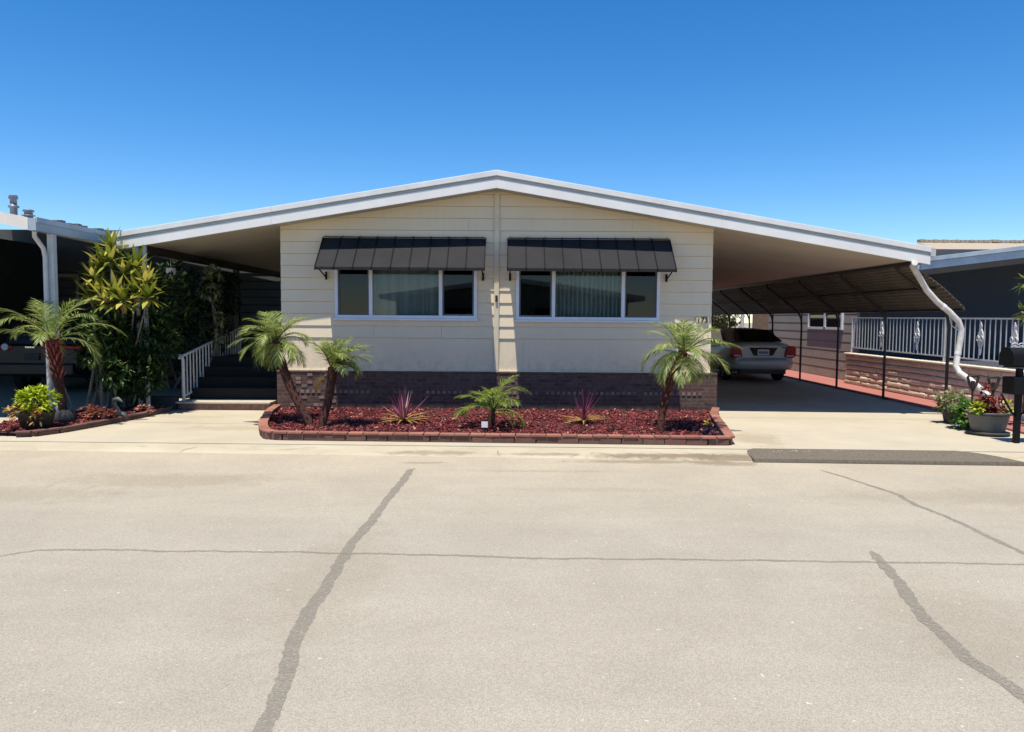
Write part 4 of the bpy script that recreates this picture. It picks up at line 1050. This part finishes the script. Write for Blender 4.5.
m = MB(); m.prism([(X-.38,.95),(X+.38,.95),(X+.26,.735),(X-.26,.735)], 'y', Y-.006, Y+.05); m.build('plate_recess', 'carglass', sl)
m = MB(); m.box(X-.155, X+.155, Y-.018, Y-.008, .75, .90); P = m.build('licence_plate', 'plate', sl)
m = MB()
for k in range(7): m.box(X-.128+k*.038, X-.102+k*.038, Y-.021, Y-.0185, .785, .855)
m.build('plate_marks', 'ink', P)
m = MB(); m.tube([(X+.07*math.cos(a), Y-.025, .985+.035*math.sin(a)) for a in [i*.4488 for i in range(15)]], .009, 6); m.build('badge', 'chrome', sl)
m = MB(); m.box(X-.74, X+.74, Y-.002, Y+.05, .66, .672); m.build('boot_seam', 'steel', sl)
m = MB(); m.box(X+.50, X+.60, Y-.004, Y+.03, .94, .965); m.build('model_badge', 'steel', sl)

# black four-wheel-drive car on the neighbour's drive
bc, X, Y, hw = car('black sport utility car parked nose-in on the left neighbour\'s drive', (-10.0, 15.8), 1.86, 4.5,
    [(0,.90,.46,.70,1.02),(.05,.97,.40,.72,1.08),(.3,1,.34,.75,1.10),(1.2,1,.28,.76,1.10),(3.2,1,.28,.74,1.06),(4.2,.96,.3,.7,.98),(4.5,.82,.36,.64,.86)],
    [(.10,1.05,1.10,.84,.70),(.18,1.05,1.40,.86,.68),(.42,1.05,1.66,.86,.66),(1.4,1.05,1.70,.86,.68),(2.4,1.05,1.66,.86,.66),(3.2,1.02,1.20,.84,.70),(3.4,1.0,1.05,.8,.72)], 'blackcar', .37, (.90, 3.5))
m = MB(); m.add([(X-.66,Y+.13,1.14),(X+.66,Y+.13,1.14),(X+.60,Y+.32,1.56),(X-.60,Y+.32,1.56),(X-.66,Y+.2,1.14),(X+.66,Y+.2,1.14),(X+.60,Y+.4,1.56),(X-.60,Y+.4,1.56)], [(0,1,2,3),(4,7,6,5),(0,4,5,1),(2,6,7,3),(1,5,6,2),(3,7,4,0)]); m.build('rear_window', 'carglass', bc)
for sx in (-1, 1):
    m = MB(); m.box(*sorted((X+sx*.52, X+sx*.93)), Y-.02, Y+.30, .965, 1.055); m.build('tail_light', 'taillight', bc, bevel=.02)
    m = MB(); m.prism([(Y+.6,1.14),(Y+3.0,1.12),(Y+2.4,1.58),(Y+.8,1.60)], 'x', X+sx*.79, X+sx*.84); m.build('side_window', 'carglass', bc)
m = MB(); m.lathe((0,0,0), [(.075,0),(.075,.015),(.055,.02)], 20)
m.v = [(X-.66+a, Y-.028-c, 1.02+b) for a, b, c in m.v]; m.build('round_emblem', 'castwhite', bc)
m = MB(); r = random.Random(2)
for k in range(6): m.box(X-.24+k*.034, X-.216+k*.034, Y-.026, Y-.014, 1.0, 1.03)
m.build('badge_strip', 'chrome', bc)
m = MB(); m.box(X-.80, X+.80, Y-.10, Y+.1, .42, .68); m.build('bumper', 'blackcar', bc, bevel=.04)
m = MB(); m.box(X-.26, X+.05, Y-.03, Y-.012, .74, .89); m.build('licence_plate', 'stone', bc)

# ------------------------------------------------------------------ left neighbour
ln_ = thing('neighbour_carport', 'left neighbour\'s pale carport roof with grey gutter on a white post', 'carport', (-10.5, 11.5, 0))
def lz(x): return 3.17 + .2*(-7.36 - x)
def lslab(mb, x0, x1, y0, y1, lo, hi): mb.prism([(x0, lz(x0)-lo), (x1, lz(x1)-lo), (x1, lz(x1)-hi), (x0, lz(x0)-hi)], 'y', y0, y1)
m = MB(); lslab(m, -16, -7.36, 11.55, 24, .05, 0); m.build('roof_sheet', 'roofgrey', ln_)
m = MB(); lslab(m, -16, -7.36, 11.50, 11.545, .17, -.005); m.build('fascia_board', 'pink', ln_)
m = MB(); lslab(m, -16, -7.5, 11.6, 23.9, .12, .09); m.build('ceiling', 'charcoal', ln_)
m = MB(); m.box(-7.355,-7.24,11.5,24,2.98,3.165); m.box(-7.235,-7.22,11.5,24,3.10,3.18); m.build('side_gutter', 'roofgrey', ln_)
m = MB(); m.box(-7.36,-7.26,11.95,12.05,0,2.975); m.build('post', 'railwhite', ln_, bevel=.008)
m = MB(); m.tube([(-7.30,11.56,2.98),(-7.34,11.62,2.90),(-7.36,11.86,2.74),(-7.36,11.9,2.6),(-7.36,11.9,.15)], .035, 8); m.build('gutter_pipe', 'railwhite', ln_)
def vent(label, x, y, z0, z1, rr):
    m = MB(); m.lathe((x,y,z0), [(rr,0),(rr,(z1-z0)*.42),(rr*1.5,(z1-z0)*.45),(rr*1.5,(z1-z0)*.52),(rr*.95,(z1-z0)*.55),(rr*.95,(z1-z0)*.82),(rr*1.35,(z1-z0)*.85),(rr*1.1,(z1-z0))], 16)
    solo(m, 'roof_vent', 'ventmetal', label, 'roof vent', 'metal vents on the left neighbour\'s roof')
vent('tall two-tier metal roof vent at the left edge above the neighbour\'s carport', -9.87, 15, 3.62, 4.05, .066)
vent('squat metal roof vent beside the tall two-tier vent', -9.58, 15, 3.55, 3.77, .08)
m = MB()
for i in range(26):
    r = random.Random(i); y = 12.3 + i*.12; m.box(-7.52 + r.uniform(-.05,.05), -7.40, y, y + r.uniform(.03,.14), 3.20, 3.215 + r.uniform(0,.05))
o = m.build('leaf_litter', 'bark', ln_); o['kind'] = 'stuff'
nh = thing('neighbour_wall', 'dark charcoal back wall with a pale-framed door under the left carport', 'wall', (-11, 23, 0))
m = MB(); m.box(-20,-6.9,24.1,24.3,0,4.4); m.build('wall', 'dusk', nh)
m = MB()
for z in [.3+.25*i for i in range(12)]: m.box(-20,-6.9,24.08,24.099,z,z+.02)
m.build('siding_lines', 'awnrail', nh)
m = MB(); m.box(-14.6,-14.5,24.0,24.098,.9,3.0); m.box(-13.9,-13.8,24.0,24.098,.9,3.0); m.box(-14.5,-13.9,24.0,24.098,2.9,3.0); m.box(-14.5,-13.9,24.0,24.098,2.05,2.12)
m.build('door_frame', 'tan', nh)
m = MB(); m.box(-16.2,-14.9,11.55,24,0,3.9); solo(m, 'neighbour_house', 'dusk', 'dark side wall of the left neighbour\'s house beyond the black car', 'house')

# ------------------------------------------------------------------ right neighbour
rh = thing('neighbour_house', 'tan lap-sided house beyond the carport on the right with a slider window', 'house', (9.3, 20, 0))
m = MB(); z = .05
while z < 3.1:
    m.prism([(9.288,z),(9.294,z+.248),(9.42,z+.248),(9.42,z)], 'y', 19.95, 27.2); m.box(9.31,9.42,19.95,27.2,z+.248,z+.262); z += .262
m.build('side_siding', 'tan', rh)
m = MB(); m.box(9.42,19,20.0,20.15,0,3.6); m.build('front_wall', 'slate', rh)
m = MB()
for a, b in ((21.05,21.12),(22.17,22.27),(23.4,23.47)): m.box(9.235,9.30,a,b,1.43,1.99)
m.box(9.235,9.30,21.12,23.4,1.43,1.50); m.box(9.235,9.30,21.12,23.4,1.93,1.99)
w = m.build('window', 'vinyl', rh)
m = MB(); m.box(9.262,9.272,21.12,23.4,1.50,1.93); m.build('pane', 'carglass', w)
m = MB(); m.box(9.23,9.44,19.88,19.945,.05,3.0); m.build('corner_board', 'steel', rh)
m = MB(); m.add([(13.4,23.4,3.82),(24,23.4,3.82),(24,27,4.50),(14.5,27,4.50),(13.4,23.4,3.74),(24,23.4,3.74),(24,30.5,3.82),(14.5,30.5,3.82)], [(0,1,2,3),(0,4,5,1),(3,2,6,7),(0,3,7,4)])
rv = MB(); r = random.Random(77)
for i in range(60):
    x = 14.5 + i*.16; rv.obox((x + .07, 27, 4.53 + r.uniform(0,.03)), (.07,.12,.045), Matrix.Rotation(r.uniform(-.12,.12), 3, 'Y'))
m.build('roof', 'tile', rh, also=[(rv, 'tile')])
m = MB(); m.prism([(11.0,3.3),(24,3.3),(24,3.73),(12.2,3.73)], 'y', 23.45, 23.6); m.build('fascia', 'roofwhite', rh)
aw = thing('neighbour_porch_roof', 'pale blue-grey metal porch roof of the right-hand neighbour', 'porch roof', (9, 16.5, 0))
def rz(x): return 3.05 + .125*(x - 8.8)
def rs(mb, x0, x1, y0, y1, lo, hi): mb.prism([(x0, rz(x0)-lo), (x1, rz(x1)-lo), (x1, rz(x1)-hi), (x0, rz(x0)-hi)], 'y', y0, y1)
m = MB(); rs(m, 8.92, 19, 16.54, 19.9, .05, 0); m.build('roof_sheet', 'roofwhite', aw)
m = MB(); rs(m, 8.9, 19, 16.5, 16.536, .25, .09); rs(m, 8.9, 19, 16.46, 16.534, .085, -.01); m.build('fascia', 'roofgrey', aw, bevel=.004)
m = MB(); rs(m, 8.95, 19, 16.55, 19.85, .2, .17); m.build('ceiling', 'slate', aw)
m = MB(); m.box(8.86,8.92,16.5,19.9,rz(8.9)-.24,rz(8.9)-.05); m.build('gutter', 'roofgrey', aw)
m = MB(); m.box(9.06,18,12.95,19.98,.0,.80); struct_ = solo(m, 'neighbour_deck', 'slate', 'raised dark porch deck behind the tan block wall on the right', 'deck')
# tan block wall
t = thing('block_wall', 'low wall of tan rounded split-face blocks along the red path', 'wall', (8.9, 16.4, .035))
m = MB(); r = random.Random(15); ch_ = .128
for c in range(6):
    z0 = .036 + c*ch_; y = 12.92 + (.2 if c % 2 else 0) - (.2 if c % 2 else 0)*1
    y = 12.92 - (.18 if c % 2 else 0)
    while y < 19.86:
        w_ = r.choice((.19,.2,.2,.38)); a, b = max(y, 12.92), min(y + w_, 19.88); y += w_
        if b - a < .05: continue
        d = r.uniform(-.009,.008); P = []; bl_ = r.uniform(.02,.028); sk_ = r.uniform(-.005,.005)
        for k in range(7):
            u = k/6; P.append((8.88 + d + sk_*u - bl_*math.sin(u*math.pi)**.55 + r.uniform(-.003,.003), z0 + .004 + (ch_-.010)*u))
        P += [(9.02, z0 + ch_ - .010), (9.02, z0 + .004)]
        m.prism(P, 'y', a + .005, b - .005)
m.build('blocks', 'block', t)
m = MB(); y = 12.85
while y < 19.85:
    b = min(y + .40, 19.9); m.box(8.81 + r.uniform(-.006,.006), 9.05, y + .003, b - .003, .036 + 6*ch_, .036 + 6*ch_ + .045); y += .40
m.build('coping', 'block', t, bevel=.012)
m = MB(); m.box(8.80,9.25,12.55,12.84,.036,.83); m.build('end_pier', 'stone', t, bevel=.01)
# railing with castings
t = rail('porch_railing', 'white metal porch railing with cast scroll ornaments on the tan block wall', [(8.98,12.7,.955),(8.98,19.85,.985)], [(8.98,12.7,1.745),(8.98,19.85,1.765)], 46, (8.98,16,.85), 'railgrey', .034, .017)
for y in (12.75,15.55,19.8):
    m = MB(); m.box(8.96,9.0,y-.02,y+.02,.85,1.78); m.build('rail_post', 'railwhite', t)
for y in (13.38,14.35,16.6,18.2):
    m = MB(); vs = []
    for (a, z) in ((0,-.32),(.03,-.24),(.02,-.18),(.07,-.10),(.09,0),(.07,.10),(.02,.18),(.03,.24),(0,.32)): vs.append((a, z))
    poly = vs + [(-a, z) for a, z in vs[-2:0:-1]]
    m.prism([(y + a, 1.37 + z) for a, z in poly], 'x', 8.955, 8.98)
    for s_ in (-1, 1):
        m.tube([(8.95, y + s_*(.06 + .035*math.cos(q)), 1.37 + .05*math.sin(q)) for q in [i*.6 for i in range(11)]], .010, 5)
    m.build('cast_ornament', 'castwhite', t)
# tree just off the right edge, whose branch tips reach in
r = random.Random(90); t = thing('garden_tree', 'small tree at the far right edge with bright leaf tips', 'tree', (9.25,11.6,0))
m = MB(); m.tube([(9.25,11.6,0),(9.2,11.6,1.2),(9.1,11.6,2.0),(8.9,11.6,2.6)], [.05,.04,.03,.012], 7); m.build('trunk', 'bark', t)
m = MB()
for c in ((7.97,11.6,1.82),(7.99,11.6,2.32),(8.5,11.7,2.5),(8.8,11.6,2.0),(9.2,11.6,2.6),(9.1,11.7,1.9)): leafy(m, c, (.2,.2,.09), 70, .15, .05, r, 7, .9, .2)
m.build('crown', 'frond2', t)
m = MB()
for c in ((7.97,11.6,1.78),(7.97,11.6,2.33)): m.tube([(9.12,11.6,1.7),(8.8,11.6,c[2]-.1),c], [.015,.012,.006], 5)
m.build('limb', 'bark', t)

# ------------------------------------------------------------------ across the street, mirrored in the panes
oh = thing('mobile_home', 'grey-green mobile home across the street, seen only mirrored in the window panes', 'house', (0, -12, 0))
m = MB(); m.prism([(-6,0),(6,0),(6,2.7),(0,3.5),(-6,2.7)], 'y', -24, -12); m.build('wall', mat('grey_green_siding', (.20, .24, .20), (.16, .19, .16)), oh)
m = MB(); m.prism([(-6.8,2.62),(0,3.55),(6.8,2.62),(6.8,2.85),(0,3.78),(-6.8,2.85)], 'y', -24.5, -11.4); m.build('roof', 'roofwhite', oh)
for x in (-3.4, 1.2):
    m = MB(); m.box(x, x + 2.2, -11.99, -11.95, 1.1, 2.2); m.build('window', 'carglass', oh)
bush('leafy_shrub', 'leafy shrub before the home across the street, seen only mirrored in the panes', (-2.5,-10.6,0), [((-2.5,-10.6,1.1),(1.6,.6,.9),1)], 900, .22, .09, 95, 'midleaf')

# ------------------------------------------------------------------ beyond the carport
m = MB()
for i in range(30): m.box(9.3 - i*.2, 9.3 - i*.2 + .192, 33 + (i % 2)*.012, 33.03 + (i % 2)*.012, 0, 1.8)
solo(m, 'board_fence', 'brownfence', 'brown board fence at the far end behind the silver car', 'fence')
m = MB(); m.box(9.95,11.6,31.0,31.1,0,2.6); solo(m, 'shed', 'brownfence', 'plain brown shed wall behind the silver car\'s right side', 'shed')
m = MB(); m.tube([(9.35,30.5,0),(9.35,30.5,3.1)], .07, 10); solo(m, 'white_pole', 'railwhite', 'sunlit white pole beyond the back of the carport', 'pole')
bush('backyard_shrub', 'sunlit leafy shrub beyond the carport, left of the white pole', (9.0,32,0), [((8.9,32,1.7),(.7,.5,.7),.4), ((9.3,32.6,2.2),(.8,.5,.9),.4), ((9.5,32.4,1.0),(.7,.4,.8),.2)], 2600, .2, .08, 91, 'olive')

# ------------------------------------------------------------------ light, sky, camera
to_sun = Vector((-.10, -.25, 1)).normalized()
sun = bpy.data.lights.new('sun', 'SUN'); sun.energy = 5.0; sun.angle = R(.53); sun.color = (1, .925, .79)
so = bpy.data.objects.new('sun', sun); COL.objects.link(so); so.rotation_euler = to_sun.to_track_quat('Z', 'Y').to_euler(); so.location = (0, 0, 30)
w = bpy.data.worlds.new('World'); scene.world = w; w.use_nodes = True
nt = w.node_tree; bg = nt.nodes['Background']
sky = nt.nodes.new('ShaderNodeTexSky'); sky.sky_type = 'NISHITA'; sky.sun_disc = False
sky.sun_elevation = math.asin(to_sun.z); sky.sun_rotation = math.atan2(to_sun.x, to_sun.y)
sky.altitude = 0; sky.air_density = .82; sky.dust_density = .1; sky.ozone_density = 2.6
hs = nt.nodes.new('ShaderNodeHueSaturation'); hs.inputs['Saturation'].default_value = 1.37; hs.inputs['Hue'].default_value = .502
nt.links.new(sky.outputs[0], hs.inputs['Color']); nt.links.new(hs.outputs[0], bg.inputs[0]); bg.inputs[1].default_value = .125

cam = bpy.data.cameras.new('camera'); cam.sensor_width = 36; cam.lens = 36*750/1024; cam.clip_end = 2000
co = bpy.data.objects.new('camera', cam); COL.objects.link(co); co.location = (0, 0, 1.70)
co.rotation_euler = (R(90 - 3.66), R(-.4), 0); scene.camera = co
vs_ = scene.view_settings; vs_.view_transform = 'Standard'; vs_.look = 'None'; vs_.gamma = 1; vs_.use_curve_mapping = False; vs_.exposure = .5
